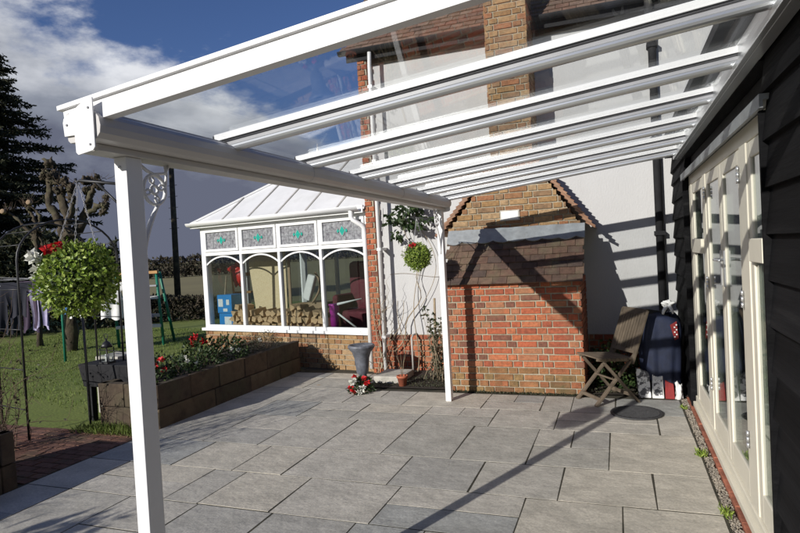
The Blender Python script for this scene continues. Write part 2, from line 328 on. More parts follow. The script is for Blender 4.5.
# ================================================================== SETTING
def struct(name, mb, m):
    o = mb.build(name, m); o['kind'] = 'structure'; return o
g = MB(); n_ = 60
g.add([(-900, -300, -.16), (900, -300, -.16), (900, 1500, -.16), (-900, 1500, -.16)], [(0, 1, 2, 3)]); struct('far_field', g, 'field')
g = MB(); vs = []; fs = []
for i in range(41):
    for j_ in range(41):
        x = -26+i*.545; y = -4+j_*.62
        vs.append((x, y, -.05+.03*noise.noise(Vector((x*.4, y*.4, 0)))-max(0, (y-9))*.004))
for i in range(40):
    for j_ in range(40): a = i*41+j_; fs.append((a, a+41, a+42, a+1))
g.add(vs, fs, True); struct('lawn', g, 'lawn')
# low rise far away, seen between the post and the conservatory
g = MB(); vs = []; fs = []
for i in range(121):
    x = -420+i*6
    for k, (yy, zz) in enumerate(((120, -.2), (170, .8), (260, 1.8), (420, 2.4))): vs.append((x, yy+20*noise.noise(Vector((i*.1, k, 0))), zz*(1+.35*noise.noise(Vector((i*.05, k*.7, 3))))))
for i in range(120):
    for k in range(3): a = i*4+k; fs.append((a, a+4, a+5, a+1))
g.add(vs, fs, True); struct('distant_hill', g, 'field')
# grass blades over the near lawn
g = MB()
for i in range(42000):
    t = rnd.random()**.6; x = -5.0-9*t; y = 3.2+rnd.random()*9.5
    if x > -5.6 and y < 8: continue
    if x > -6.6 and y > 7.8: pass
    if -9 < x and 3.9 < y < 5.0+(-5-x)*.25: continue
    h = rnd.uniform(.02, .045); a = rnd.uniform(0, 6.28); w = rnd.uniform(.004, .008)
    b = Vector((x, y, -.045+.03*noise.noise(Vector((x*.4, y*.4, 0)))-max(0, (y-9))*.004)); dxy = Vector((math.cos(a), math.sin(a), 0)); ln_ = Vector((rnd.gauss(0, .012), rnd.gauss(0, .012), 0))
    g.add([b-dxy*w, b+dxy*w, b+ln_+Vector((0, 0, h))], [(0, 1, 2)])
tag(g.build('lawn_grass', 'grass'), 'short mown green grass covering the garden lawn', 'grass', kind='stuff')

# patio bed + slabs
g = MB(); g.box(-4.47, .535, -2.2, 6.72, -.2, -.0022); g.box(-4.47, -3.0, 6.7205, 8.2, -.2, -.0022); struct('patio_bed', g, 'joint')
g = MB()
def slab(x0, x1, y0, y1):
    gp = .0058; x0 += gp; x1 -= gp; y0 += gp; y1 -= gp
    if x1-x0 < .04 or y1-y0 < .04: return
    t = rnd.uniform(-.0008, .0008); z = [t+rnd.uniform(-.0008, .0008) for _ in range(4)]; b = .0015
    jx = lambda: rnd.uniform(-.004, .004)
    xs = [x0+jx(), x1+jx(), x1+jx(), x0+jx()]; ys = [y0+jx(), y0+jx(), y1+jx(), y1+jx()]
    cx, cy_ = (x0+x1)/2, (y0+y1)/2
    top = [(xs[i]+(b if xs[i] < cx else -b), ys[i]+(b if ys[i] < cy_ else -b), z[i]) for i in range(4)]
    mid = [(xs[i], ys[i], z[i]-.0006) for i in range(4)]; bot = [(xs[i], ys[i], -.03) for i in range(4)]
    g.add(top+mid+bot, [(0, 1, 2, 3)]+[(4+i, 4+(i+1) % 4, (i+1) % 4, i) for i in range(4)]+[(8+i, 8+(i+1) % 4, 4+(i+1) % 4, 4+i) for i in range(4)])
def course(y0, y1, xa, xb, ph):
    x = xa; k = ph
    while x < xb-.01:
        w = rnd.choice((.88, .6, .6, .45, .72, .6)); w = min(w, xb-x)
        if xb-x-w < .2: w = xb-x
        d = y1-y0; q = rnd.random()
        if d > .5 and q < .36 and w > .4:       # split lengthways into two strips
            ym = y0+d/2; slab(x, x+w, y0, ym)
            if w > .55 and rnd.random() < .45: slab(x, x+w/2, ym, y1); slab(x+w/2, x+w, ym, y1)
            else: slab(x, x+w, ym, y1)
        elif d > .5 and q < .60 and w > .7: slab(x, x+.3, y0, y1); slab(x+.3, x+w, y0, y1)
        else: slab(x, x+w, y0, y1)
        x += w
y = -2.1; k = 0
for d in (.6, .6, .6, .9, .6, .6, .6, .9, .6, .6, .9, .6, .6, .6, .3):
    lim = .525 if y < 6.60 else -3.02
    if y < 6.6 and y+d > 6.75: d = 6.66-y
    course(y, y+d, -4.45, lim, k); y += d; k += 1
    if y > 8.0: break
print('patio ends', y)
struct('patio_paving', g, 'slab')
# brick garden path through the arch
g = MB(); g.box(-9.5, -4.52, 3.3, 4.62, -.2, -.035); struct('path_bed', g, 'joint')
g = MB(); P = Vector((-9.5, 3.32, 0))
for i in range(22):
    for j_ in range(12):
        x = -9.48+i*.225; y0 = 3.34+j_*.107
        z = -.022+.006*noise.noise(Vector((x*2, y0*2, 5)))
        g.obox((x+.11+(.11 if j_ % 2 else 0), y0+.05, z-.02), (.106, .002*rnd.gauss(0, 1), 0), (0, .048, 0), (0, 0, .02))
struct('brick_path', g, 'pathbrick')
g = MB(); g.add([(-3.0, 6.70, .012), (.66, 6.70, .012), (.66, 7.7, .03), (-3.0, 7.7, .03)], [(0, 1, 2, 3)]); struct('soil_bed', g, 'soil')

# gravel strip + edging by the doors
g = MB(); g.box(.537, .60, -2.2, 6.72, -.2, -.02); struct('gravel_bed', g, 'soil')
g = MB()
for i in range(3000):
    yy = rnd.uniform(2.0, 6.7); xx = rnd.uniform(.535, .597); r = rnd.uniform(.004, .010)
    g.ball((xx, yy, -.016+rnd.uniform(0, .010)), r, 3, 0, (1, rnd.uniform(.7, 1.3), .7))
tag(g.build('gravel', 'gravel'), 'thin strip of loose gravel between paving and door sill', 'gravel', kind='stuff')
g = MB(); y = -2.
while y < 6.7: g.obox((.618, y+.105, -.03+rnd.uniform(-.003, .003)), (.016, 0, 0), (0, .103, 0), (0, 0, .045)); y += .215
tag(g.build('brick_edging', 'edging', bevel=.003), 'row of thin red bricks edging the gravel along the door sill', 'edging')

# ================================================================== HOUSE
GY = 7.7
house = empty('house', (-1.2, GY, 0), 'white rendered house with brown tiled roof and big brick chimney breast', 'house')
g = MB(); g.box(-3.14, 3.2, GY, GY+.3, .52, 4.42); g.box(-3.14, 3.2, GY+.31, GY+5, -.1, 4.4); g.build('rendered_wall', 'render', house)
g = MB(); g.box(-3.14, .68, GY-.014, GY+.3, -.1, .52); pl_ = g.build('brick_plinth', 'mortar', house)
for xs_, wd in ((-3.14, 1.235), (-.38, 1.05)): g = MB(); bricks(g, (xs_, GY-.016, 0), (1, 0, 0), (0, -1, 0), wd, .0, .52, depth=.012); g.build('brick_facing', 'redbrick', pl_)
# corner pier of brick
g = MB(); g.box(-3.268, -3.142, GY-.118, GY+5, -.1, 4.40); pier = g.build('corner_pier', 'mortar', house)
g = MB(); bricks(g, (-3.27, GY-.12, 0), (1, 0, 0), (0, -1, 0), .13, 0, 4.38, depth=.012, flemish=True)
g.build('brick_facing', 'redbrick', pier); g = MB(); bricks(g, (-3.138, GY, 0), (0, -1, 0), (1, 0, 0), .13, 0, 4.38, depth=.008); g.build('brick_facing', 'redbrick', pier)
# main roof: rows of plain tiles on a slope
EZ = 4.475; EYY = GY-.17; SL = R(47)
roof = MB(); roof.prism([(-3.45, EYY+.02, EZ-.05), (-3.45, EYY+.02+2.6*math.cos(SL), EZ-.05+2.6*math.sin(SL)), (-3.45, EYY+2.7*math.cos(SL), EZ-.25+2.6*math.sin(SL)), (-3.45, EYY+.2, EZ-.05)], (6.6, 0, 0))
roofo = roof.build('roof', 'tilegrey', house)
g = MB(); sdir = Vector((0, math.cos(SL), math.sin(SL))); nn = Vector((0, -math.sin(SL), math.cos(SL)))
for i in range(24):
    for j_ in range(41):
        c = Vector((-3.42+j_*.166+(.083 if i % 2 else 0), EYY-.02, EZ-.045))+sdir*(i*.105+.08)+nn*(.022+rnd.uniform(-.003, .003))
        g.obox(c, (.080, 0, 0), sdir*.085+nn*-.012, nn*.006)
g.build('roof_tiles', 'tilegrey', roofo)
g = MB(); g.box(-3.42, 3.2, EYY+.04, GY, EZ-.10, EZ-.06); g.box(-3.42, 3.2, EYY+.02, EYY+.04, EZ-.16, EZ-.02)
g.build('soffit', 'dark', roofo)
g = MB(); n = 10
def halfgutter(g, a, b, r, n=10, th=.006):
    a, b = Vector(a), Vector(b); d = (b-a).normalized(); s_ = d.cross(Vector((0, 0, 1))).normalized(); vs = []
    for p in (a, b):
        for k in range(n+1): an = math.pi*k/n; vs.append(p+s_*math.cos(an)*r-Vector((0, 0, 1))*math.sin(an)*r)
        for k in range(n+1): an = math.pi*(n-k)/n; vs.append(p+s_*math.cos(an)*(r-th)-Vector((0, 0, 1))*math.sin(an)*(r-th))
    m = 2*(n+1); fs = [(i, (i+1) % m, m+(i+1) % m, m+i) for i in range(m)]
    fs += [tuple(range(m))[::-1], tuple(range(m, 2*m))]
    g.add(vs, fs, True)
halfgutter(g, (-3.5, EYY-.045, EZ-.03), (3.2, EYY-.045, EZ-.03), .055)
g.build('eaves_gutter', 'dark', house)
g = MB()     # dark strip under the eaves, filling out the band of soffit shade
g.box(-3.1, -1.45, GY-.05, GY-.002, EZ-.20, EZ-.1015); g.build('eaves_shade_strip', 'wood', house); g = MB(); g.box(-.86, 3.1, GY-.05, GY-.002, EZ-.20, EZ-.1015)
g.build('eaves_shade_strip', 'wood', house)
# white downpipe at corner, black one at the right
g = MB(); g.tube([(-3.045, EYY-.04, EZ-.09), (-3.047, EYY-.045, EZ-.18), (-3.05, GY-.22, EZ-.28), (-3.05, GY-.22, .03)], .027, 12)
for z in (.5, 1.7, 2.9, 3.9): g.box(-3.08, -3.02, GY-.25, GY-.001, z, z+.035)
g.build('downpipe', 'upvc', house)
g = MB(); g.tube([(.44, EYY-.04, EZ-.08), (.44, EYY-.03, EZ-.18), (.47, GY-.07, EZ-.42), (.47, GY-.06, EZ-.5), (.47, GY-.06, .03)], .045, 12)
for z in (.6, 1.7, 2.8, 3.9): g.box(.41, .53, GY-.12, GY-.001, z, z+.05)
g.build('downpipe', 'dark', house)

# chimney breast: red brick base, tile skirt, lead apron, stock brick shoulders and stack
CY, SY_ = 6.67, 7.15; CX0, CX1 = -1.90, -.395
ZB, ZS = 1.262, 1.85; SX0, SX1 = -1.40, -.90; ZN = 2.62
br = MB(); br.box(CX0+.012, CX1-.012, CY+.012, GY-.001, -.1, ZB); brick_base = br.build('chimney_breast', 'mortar', house)
g = MB(); bricks(g, (CX0, CY+.01, 0), (1, 0, 0), (0, -1, 0), CX1-CX0, .0, .30, depth=.012); g.build('mossy_bricks', 'oldbrick', brick_base, bevel=.0035)
g = MB(); bricks(g, (CX0, CY+.01, 0), (1, 0, 0), (0, -1, 0), CX1-CX0, .30, ZB, depth=.012)
bricks(g, (CX1-.01, CY, 0), (0, 1, 0), (1, 0, 0), GY-CY, .0, ZB, depth=.012)
bricks(g, (CX0+.01, GY, 0), (0, -1, 0), (-1, 0, 0), GY-CY, .0, ZB, depth=.012); g.build('red_bricks', 'redbrick', brick_base, bevel=.0035)
# cheeks under the skirt
g = MB(); g.prism([(CX0+.02, CY+.03, ZB+.001), (CX0+.02, GY-.002, ZB+.001), (CX0+.02, GY-.002, ZS-.02), (CX0+.02, SY_+.02, ZS-.02)], (CX1-CX0-.04, 0, 0)); g.build('skirt_core', 'mortar', brick_base)
g = MB(); sv = Vector((0, SY_-CY, ZS-ZB)); sl_ = sv.length; sv.normalize(); sn = Vector((0, -sv.z, sv.y))
TL = Vector((0, 0, 0)); rows = 8; gg = (sl_+.02)/rows
for i in range(rows):
    w = .163
    for j_ in range(11):
        x = CX0-.075+j_*w+(w/2 if i % 2 else 0)-.02
        if x > CX1+.035: continue
        x1 = min(x+w-.004, CX1+.04); x0_ = max(x, CX0-.05)
        if x1-x0_ < .03: continue
        c = Vector(((x0_+x1)/2, CY-.045, ZB-.028))+sv*(i*gg+.07)+sn*(.028+rnd.uniform(-.003, .003))
        g.obox(c, ((x1-x0_)/2, 0, rnd.uniform(-.002, .002)), sv*.075-sn*.009, sn*.0065)
g.build('tile_skirt', 'tile', brick_base)
g = MB()     # lead apron with scalloped lower edge
top = []; K = 110; xa, xb = CX0-.055, CX1+.05; vs = []; fs = []
for i in range(K+1):
    t = i/K; x = xa+(xb-xa)*t; d1 = .185+.034*abs(math.sin(t*math.pi*8.5))**.6+.008*math.sin(t*31); 
    base = Vector((x, SY_, ZS-.01))+sn*(.078+.003*math.sin(t*50))
    vs += [Vector((x, SY_-.014, ZS+.035)), base, base-sv*d1*.6, base-sv*d1, base-sv*d1-sn*.014]
for i in range(K):
    for k in range(4): a = i*5+k; fs.append((a, a+1, a+6, a+5))
g.add(vs, fs); g.build('lead_flashing', 'lead', brick_base)
# shoulders polygon
def xl(z): return -2.02+(z-ZS)*(.82)
def xr_(z): return -.355-(z-ZS)*(.68)
def inl(u, z):
    x = -2.05+u; return max(xl(z), -9) < x < xr_(z)
ZL = ZS+(SX0+2.02)/.82; ZR = ZS+(-.355-SX1)/.68
sh = MB(); sh.prism([(xl(ZS)+.03, SY_+.012, ZS), (xr_(ZS)-.03, SY_+.012, ZS), (SX1-.012, SY_+.012, ZR), (SX1-.012, SY_+.012, 5.6), (SX0+.012, SY_+.012, 5.6), (SX0+.012, SY_+.012, ZL)], (0, GY-SY_-.013, 0))
sho = sh.build('shoulders_and_stack', 'mortar', house)
g = MB()
bricks(g, (-2.05, SY_+.01, 0), (1, 0, 0), (0, -1, 0), 1.75, ZS+.01, 2.68, clip=lambda z: ((xl(z) if z < ZL else SX0+.0)+2.05+.01, (xr_(z) if z < ZR else SX1)+2.05-.01), depth=.012)
bricks(g, (SX0, SY_+.01, 0), (1, 0, 0), (0, -1, 0), SX1-SX0, 2.68, 5.6, depth=.012)
bricks(g, (SX1-.01, SY_, 0), (0, 1, 0), (1, 0, 0), GY-SY_, 2.62, 5.6, depth=.012)
bricks(g, (SX0+.01, GY, 0), (0, -1, 0), (-1, 0, 0), GY-SY_, 2.72, 5.6, depth=.012)
g.build('stock_bricks', 'stockbrick', sho, bevel=.0035)
g = MB()     # tile coping down both shoulders, each tile a stepped slab
for side, (xa, za, xb, zb) in ((-1, (-2.09, ZS-.03, SX0, ZL)), (1, (-.285, ZS-.03, SX1, ZR))):
    a = Vector((xa, 0, za)); b = Vector((xb, 0, zb)); d = (b-a); ln = d.length; d.normalize(); nrm = Vector((-d.z, 0, d.x)) if side < 0 else Vector((d.z, 0, -d.x))
    k = int(ln/.062)
    for i in range(k+1):
        c = a+d*(i*.062+.04)+nrm*(.03)
        for q in range(4):
            y0 = SY_-.04+q*.15
            if y0 > GY-.08: continue
            g.obox((c.x, y0+.073, c.z), d*.062+nrm*-.014, (0, .072, rnd.uniform(-.002, .002)), nrm*.0075)
        g.obox((c.x, SY_-.022, c.z-.0), d*.05+nrm*-.02, (0, .016, 0), nrm*.016)
    g.build('verge_tiles', 'verge', sho); g = MB()
g = MB(); g.box(-1.305, -1.10, SY_-.018, SY_-.004, 1.985, 2.085); vp = g.build('air_vent', 'plaque', sho, bevel=.003)
g = MB(); g.box(-1.32, -1.085, SY_-.012, SY_-.0035, 1.972, 2.098); g.build('vent_frame', 'stone', vp)

# ================================================================== BARN (right)
BX = .66
barn = empty('barn', (.9, 3.2, 0), 'black weatherboarded barn wall with cream glazed doors along the patio', 'barn')
def clad(g, y0, y1, z0, z1, x=.655):
    z = z0; i = 0
    while z < z1-.02:
        h = .205; t = min(z+h+.02, z1)
        dx_ = .004*rnd.random()
        g.add([(x-.038-dx_, y0, z), (x-.012, y0, t), (x+.03, y0, t), (x+.03, y0, z), (x-.038-dx_, y1, z), (x-.012, y1, t), (x+.03, y1, t), (x+.03, y1, z)],
              [(0, 1, 2, 3), (7, 6, 5, 4), (0, 4, 5, 1), (3, 2, 6, 7), (1, 5, 6, 2), (0, 3, 7, 4)])
        z += h; i += 1
g = MB(); clad(g, -3.2, 3.02, .02, 2.86); clad(g, 6.36, GY-.004, .02, 2.42); clad(g, 3.02, GY-.004, 2.42, 2.86)
bc = g.build('weatherboard', 'black', barn)
g = MB(); g.box(.606, .665, 3.0215, 3.047, .02, 2.205); g.build('corner_trim', 'black', barn, bevel=.002)
g = MB(); g.box(.606, .665, 6.325, 6.3585, .02, 2.205); g.build('corner_trim', 'black', barn, bevel=.002)
g = MB(); g.box(.69, .74, -3.2, 3.03, -.1, 2.84); g.box(.69, .74, 6.33, GY-.01, -.1, 2.84); g.box(.69, .74, 3.03, 6.33, 2.36, 2.84)
g.build('wall_core', 'dark', barn)
g = MB(); g.box(.60, .68, 2.98, 6.42, 2.245, 2.27); g.box(.60, .615, 2.98, 6.42, 2.21, 2.245); g.build('head_flashing', 'lead', barn)
g = MB(); g.box(.66, .735, 3.03, 6.30, 2.15, 2.24)
frame = g.build('door_frame', 'cream', barn, bevel=.004)
g = MB(); g.box(.62, .735, 3.03, 6.30, .03, .075); g.box(.645, .735, 3.03, 6.30, .075, .13); g.build('sill', 'cream', frame, bevel=.004)
for (x0_, ja, jb) in ((.658, 6.14, 6.298), (.658, 3.03, 3.14), (.655, 5.20, 5.34), (.655, 3.62, 3.79)):
    g = MB(); g.box(x0_, .735, ja, jb, .13, 2.15); g.build('jamb', 'cream', frame, bevel=.003)
def leafdoor(y0, y1, transom, nm, hinge=None, handle=None):
    g = MB(); s_ = .085; x0_, x1_ = .661, .72
    g.box(x0_, x1_, y0, y0+s_, .135, 2.145); g.box(x0_, x1_, y1-s_, y1, .135, 2.145)
    g.box(x0_, x1_, y0+s_, y1-s_, .135, .29); g.box(x0_, x1_, y0+s_, y1-s_, 2.06, 2.145)
    if transom: g.box(x0_-.022, x1_, y0+s_, y1-s_, 1.52, 1.64)
    lf = g.build(nm, 'cream', barn, bevel=.004)
    g = MB()
    rng = ((.29, 1.52), (1.64, 2.06)) if transom else ((.29, 2.06),)
    for a, b in rng:
        g = MB(); g.box(.672, .678, y0+s_, y1-s_, a, b); g.build('pane', 'doorglass', lf)
    if handle:
        g = MB(); g.box(.652, .6605, handle-.018, handle+.018, 1.32, 1.56); g.tube([(.655, handle, 1.50), (.615, handle, 1.50), (.612, handle+(.02 if handle > 4.6 else -.02), 1.50), (.612, handle+(.12 if handle > 4.6 else -.12), 1.50)], .010, 8)
        g.build('handle', 'alu', lf)
    if hinge is not None:
        for z in (.45, 1.25, 1.95):
            g = MB()
            for q in range(3): g.tube([(.647, hinge, z+q*.034), (.647, hinge, z+q*.034+.028)], .009, 8)
            g.build('hinge', 'alu', lf)
leafdoor(5.345, 6.135, True, 'side_light'); leafdoor(4.50, 5.195, False, 'door', 5.19, 4.56)
leafdoor(3.795, 4.49, False, 'door', 3.80, 4.43); leafdoor(3.145, 3.615, True, 'side_light')
g = MB(); g.box(.68, 5.0, 2.0, 7.69, -.05, .06); g.build('room_floor', 'insidefloor', barn)
g = MB(); g.box(4.6, 4.7, 2.0, 7.69, .06, 2.7); g.box(.75, 4.6, 7.6, 7.69, .06, 2.7); g.box(.75, 4.6, 2.0, 2.08, .06, 2.7); g.box(.745, 4.6, 2.08, 7.6, 2.6, 2.7); g.build('room_wall', 'insidewall', barn)
g = MB()
for (ya, yb) in ((3.16, 3.60), (5.5, 5.9)):
    vs = []; fs = []; K = 60
    for i in range(K+1):
        y = ya+(yb-ya)*i/K; x = .80+.022*math.sin(i*.95)+.008*math.sin(i*2.3)
        vs += [(x, y, .12), (x, y, 2.2)]
    for i in range(K): fs.append((2*i, 2*i+2, 2*i+3, 2*i+1))
    g.add(vs, fs, True); g.build('curtain', 'curtain', barn); g = MB()
g = MB(); g.prism([(.56, -3.2, 2.86), (5.0, -3.2, 3.6), (5.0, -3.2, 3.52), (.56, -3.2, 2.80)], (0, 3.2+GY-.004, 0)); g.build('roof', 'dark', barn)

# ================================================================== CANOPY
PX, PY1, PY2 = -1.815, 1.855, 6.26
can = empty('patio_canopy', (PX, PY1, 0), 'white metal lean-to canopy with clear glass roof over the patio', 'canopy')
for yy in (PY1, PY2):
    g = MB(); g.box(PX-.031, PX+.031, yy-.042, yy+.042, 0, 2.10); p = g.build('post', 'white', can, bevel=.004)
    g = MB(); g.tube([(PX-.0, yy-.048, 2.06), (PX, yy-.044, 2.06)], .006, 8); g.build('screw', 'alu', p)
    # cast scroll bracket on the inward side of each post
    s_ = 1 if yy == PY1 else -1
    g = MB(); cyy, cz = yy+s_*.135, 1.985; th = 2*math.pi
    ring = [(PX, cyy+.062*math.cos(a*th/28), cz+.062*math.sin(a*th/28)) for a in range(29)]; g.tube(ring, .008, 6, cap=False)
    ring = [(PX, cyy+.018*math.cos(a*th/16), cz+.018*math.sin(a*th/16)) for a in range(17)]; g.tube(ring, .007, 6, cap=False)
    for q in range(4):
        an = q*math.pi/2+.3
        for off in (-.10, .10):
            g.tube([(PX, cyy+.022*math.cos(an), cz+.022*math.sin(an)), (PX, cyy+.040*math.cos(an+off*3), cz+.040*math.sin(an+off*3)), (PX, cyy+.060*math.cos(an+off), cz+.060*math.sin(an+off))], .005, 6)
    pts = []
    for a in range(16):
        t = a/15; pts.append((PX, yy+s_*(.045+.115*t**1.6), 1.62+.315*t**.75))
    g.tube(pts, [.007+.004*math.sin(i/15*3.14) for i in range(16)], 6)
    g.tube([(PX, yy+s_*.045, 2.09), (PX, yy+s_*.10, 2.06), (PX, cyy, cz+.065), (PX, yy+s_*.205, 2.06), (PX, yy+s_*.225, 2.095)], .007, 6)
    g.tube([(PX, cyy+s_*.06, cz), (PX, cyy+s_*.075, 2.05), (PX, cyy+s_*.07, 2.095)], .006, 6)
    g.build('scroll_bracket', 'white', p)
    # basket arm pointing away from the barn
    g = MB(); g.tube([(PX-.034, yy, 2.0), (PX-.26, yy, 2.035), (PX-.28, yy, 2.03), (PX-.285, yy, 2.045)], .006, 8); g.tube([(PX-.036, yy, 1.90), (PX-.17, yy, 2.018)], .005, 8); g.box(PX-.040, PX-.034, yy-.012, yy+.012, 1.86, 2.04)
    g.build('basket_arm', 'blackmetal', p)
# gutter beam: base rail + rounded gutter extrusion
GY0, GY1 = 1.62, 6.34
g = MB()
g.box(PX-.052, PX+.048, GY0+.05, GY1-.01, 2.10, 2.125)
prof = [(-.040, 2.235), (-.046, 2.228), (-.046, 2.165), (-.040, 2.135), (-.03, 2.126), (.075, 2.126), (.096, 2.132), (.112, 2.150), (.116, 2.175), (.110, 2.205), (.096, 2.222), (.075, 2.232), (.055, 2.238), (.055, 2.246), (.02, 2.246), (.02, 2.2), (-.032, 2.19), (-.032, 2.235)]
g.prism([(PX+a, GY0, b) for a, b in prof], (0, GY1-GY0, 0)); gut = g.build('gutter_beam', 'shadedwhite', can, bevel=.002)
for yy, s_ in ((GY0, -1), (GY1, 1)):
    cap = [(-.05, 2.20), (-.045, 2.215), (.045, 2.262), (.095, 2.275), (.095, 2.10), (.085, 2.088), (.015, 2.078), (.005, 2.088), (.003, 2.150), (-.045, 2.150)]
    g = MB(); g.prism([(PX+a-.0, yy+(s_*.004 if s_ > 0 else -.010), b) for a, b in cap], (0, .006, 0)); g.build('end_cap', 'white', gut, bevel=.0015)
for yy in (3.2, 4.8):
    g = MB(); sc = [(PX+a+(.002 if a > .05 else -.002), yy, b-(.002 if b < 2.14 else 0)) for a, b in prof]; g.prism(sc, (0, .045, 0)); g.build('gutter_union', 'shadedwhite', gut, bevel=.001)
for (a, b) in ((.075, 2.11), (.075, 2.24), (-.03, 2.19)):
    g = MB(); g.tube([(PX+a, GY0-.013, b), (PX+a, GY0-.008, b)], .0045, 8); g.build('screw', 'alugrey', gut)
# rafters
XA, XB = PX+.02, .575; ZA, ZBB = 2.236, 2.500; YR0, DP = 1.665, .777
rd = Vector((XB-XA, 0, ZBB-ZA)).normalized(); rn = Vector((-rd.z, 0, rd.x)); A0 = Vector((XA, 0, ZA)); LN = math.hypot(XB-XA, ZBB-ZA)
for k in range(7):
    y = YR0+k*DP; o = Vector((0, y, 0)); g = MB()
    if k == 0:
        a = A0+o-rd*.10; b = A0+o+rd*(LN+.0)
        g.bar(a-rn*.006, b-rn*.006, .045, .066, rn); g.bar(a-rd*.02+rn*.042, b+rn*.042, .062, .018, rn); g.bar(a+rn*.030, b+rn*.030, .03, .006, rn)
        rf = g.build('rafter', 'white', can, bevel=.002)
    else:
        a = A0+o; b = A0+o+rd*LN
        g.bar(a-rd*.02+rn*.034, b+rn*.034, .056, .034, rn)     # glazing cap over the panes
        rf = g.build('rafter', 'white', can, bevel=.003)
        g = MB(); g.bar(a+rn*.004, b+rn*.004, .022, .026, rn); g.bar(a+rn*.0135, b+rn*.0135, .046, .005, rn); g.build('rafter_web', 'alugrey', rf)
        g = MB(); g.bar(a+rn*.0158-Vector((0, .0258, 0)), b+rn*.0158-Vector((0, .0258, 0)), .004, .005, rn); g.bar(a+rn*.0158+Vector((0, .0258, 0)), b+rn*.0158+Vector((0, .0258, 0)), .004, .005, rn); g.build('gasket', 'dark', rf)
        g = MB(); K = 14; pl = []
        for q in range(K): an = 2*math.pi*q/K; pl.append(a-rn*.026+Vector((0, 1, 0))*.026*math.cos(an)+rn*.0185*(abs(math.sin(an))**.8*(1 if math.sin(an) > 0 else -1)))
        g.prism(pl, b-a); g.build('rafter_rail', 'alu', rf)
        g = MB()
        g.bar(a-rd*.026+rn*.030, a-rd*.0205+rn*.030, .060, .030, rn); g.build('rafter_cap', 'dark', rf)
# glass panes between rafters
for k in range(6):
    y0 = YR0+k*DP+.010; y1 = YR0+(k+1)*DP-.010
    c = A0+rd*(LN/2)+rn*.020+Vector((0, (y0+y1)/2, 0)); g = MB(); g.obox(c, rd*(LN/2+.03), (0, (y1-y0)/2, 0), rn*.003); g.build('roof_pane', 'canopyglass', can)
# wall plate on the barn
g = MB(); g.box(.565, .618, YR0-.035, YR0+6*DP+.09, 2.425, 2.56); g.box(.54, .565, YR0-.035, YR0+6*DP+.09, 2.425, 2.455); wp = g.build('wall_plate', 'alu', can, bevel=.003)
g = MB(); g.box(.545, .64, YR0-.035, GY-.2, 2.575, 2.60); g.add([(.55, YR0-.035, 2.60), (.62, YR0-.035, 2.68), (.62, GY-.2, 2.68), (.55, GY-.2, 2.60)], [(0, 1, 2, 3)]); g.build('flashing', 'dark', wp)

# ================================================================== CONSERVATORY
CR = Vector((-3.25, 7.63, 0)); CLp = Vector((-6.61, 8.24, 0)); ang = math.atan2(CR.y-CLp.y, CR.x-CLp.x); CW = (CR-CLp).length
T = Matrix.Translation(CLp) @ Matrix.Rotation(ang, 4, 'Z')
con = empty('conservatory', CLp, 'white framed conservatory with arched windows and opal hipped roof', 'conservatory', rz=ang)
def C(): return MB(T)
DPT = 2.6
g = C(); g.box(.012, CW, .012, .2, -.1, .52); g.box(.012, .2, .2, DPT, -.1, .52); g.box(CW-.2, CW, .2, DPT, -.1, .52); g.box(.2, CW-.2, DPT-.2, DPT, -.1, .52); dw = g.build('dwarf_wall', 'mortar', con)
g = C(); bricks(g, (0, .01, 0), (1, 0, 0), (0, -1, 0), CW, -.0, .52, depth=.012); g.build('brick_facing', 'stockbrick', dw); g = C(); bricks(g, (.01, DPT, 0), (0, -1, 0), (-1, 0, 0), DPT, 0, .52, depth=.012); g.build('brick_facing', 'stockbrick', dw)
g = C(); g.box(.2, CW-.2, .2, DPT-.2, .0, .05); g.build('floor', 'insidefloor', con)
g = C(); g.box(-.045, CW, -.05, .09, .52, .565); g.box(-.05, .09, .09, DPT, .52, .565); g.build('sill', 'upvc', con, bevel=.004)
ZT, ZM, ZE = .565, 1.80, 2.25
g = C(); m4 = CW/4
g.box(0, .10, 0, .07, ZT, ZE); g.box(CW-.07, CW, 0, .07, ZT, ZE); g.box(.1, CW-.07, 0, .07, ZE-.05, ZE); g.box(.10, CW-.07, .0, .07, ZM-.03, ZM+.03); g.box(.1, CW-.07, 0, .07, ZT, ZT+.05)
xs = [.10+(CW-.17)*i/4 for i in range(5)]
for i in (1, 2, 3): g.box(xs[i]-.025, xs[i]+.025, -.004, .066, ZT+.05, ZM-.03); g.box(xs[i]-.025, xs[i]+.025, -.004, .066, ZM+.03, ZE-.05)
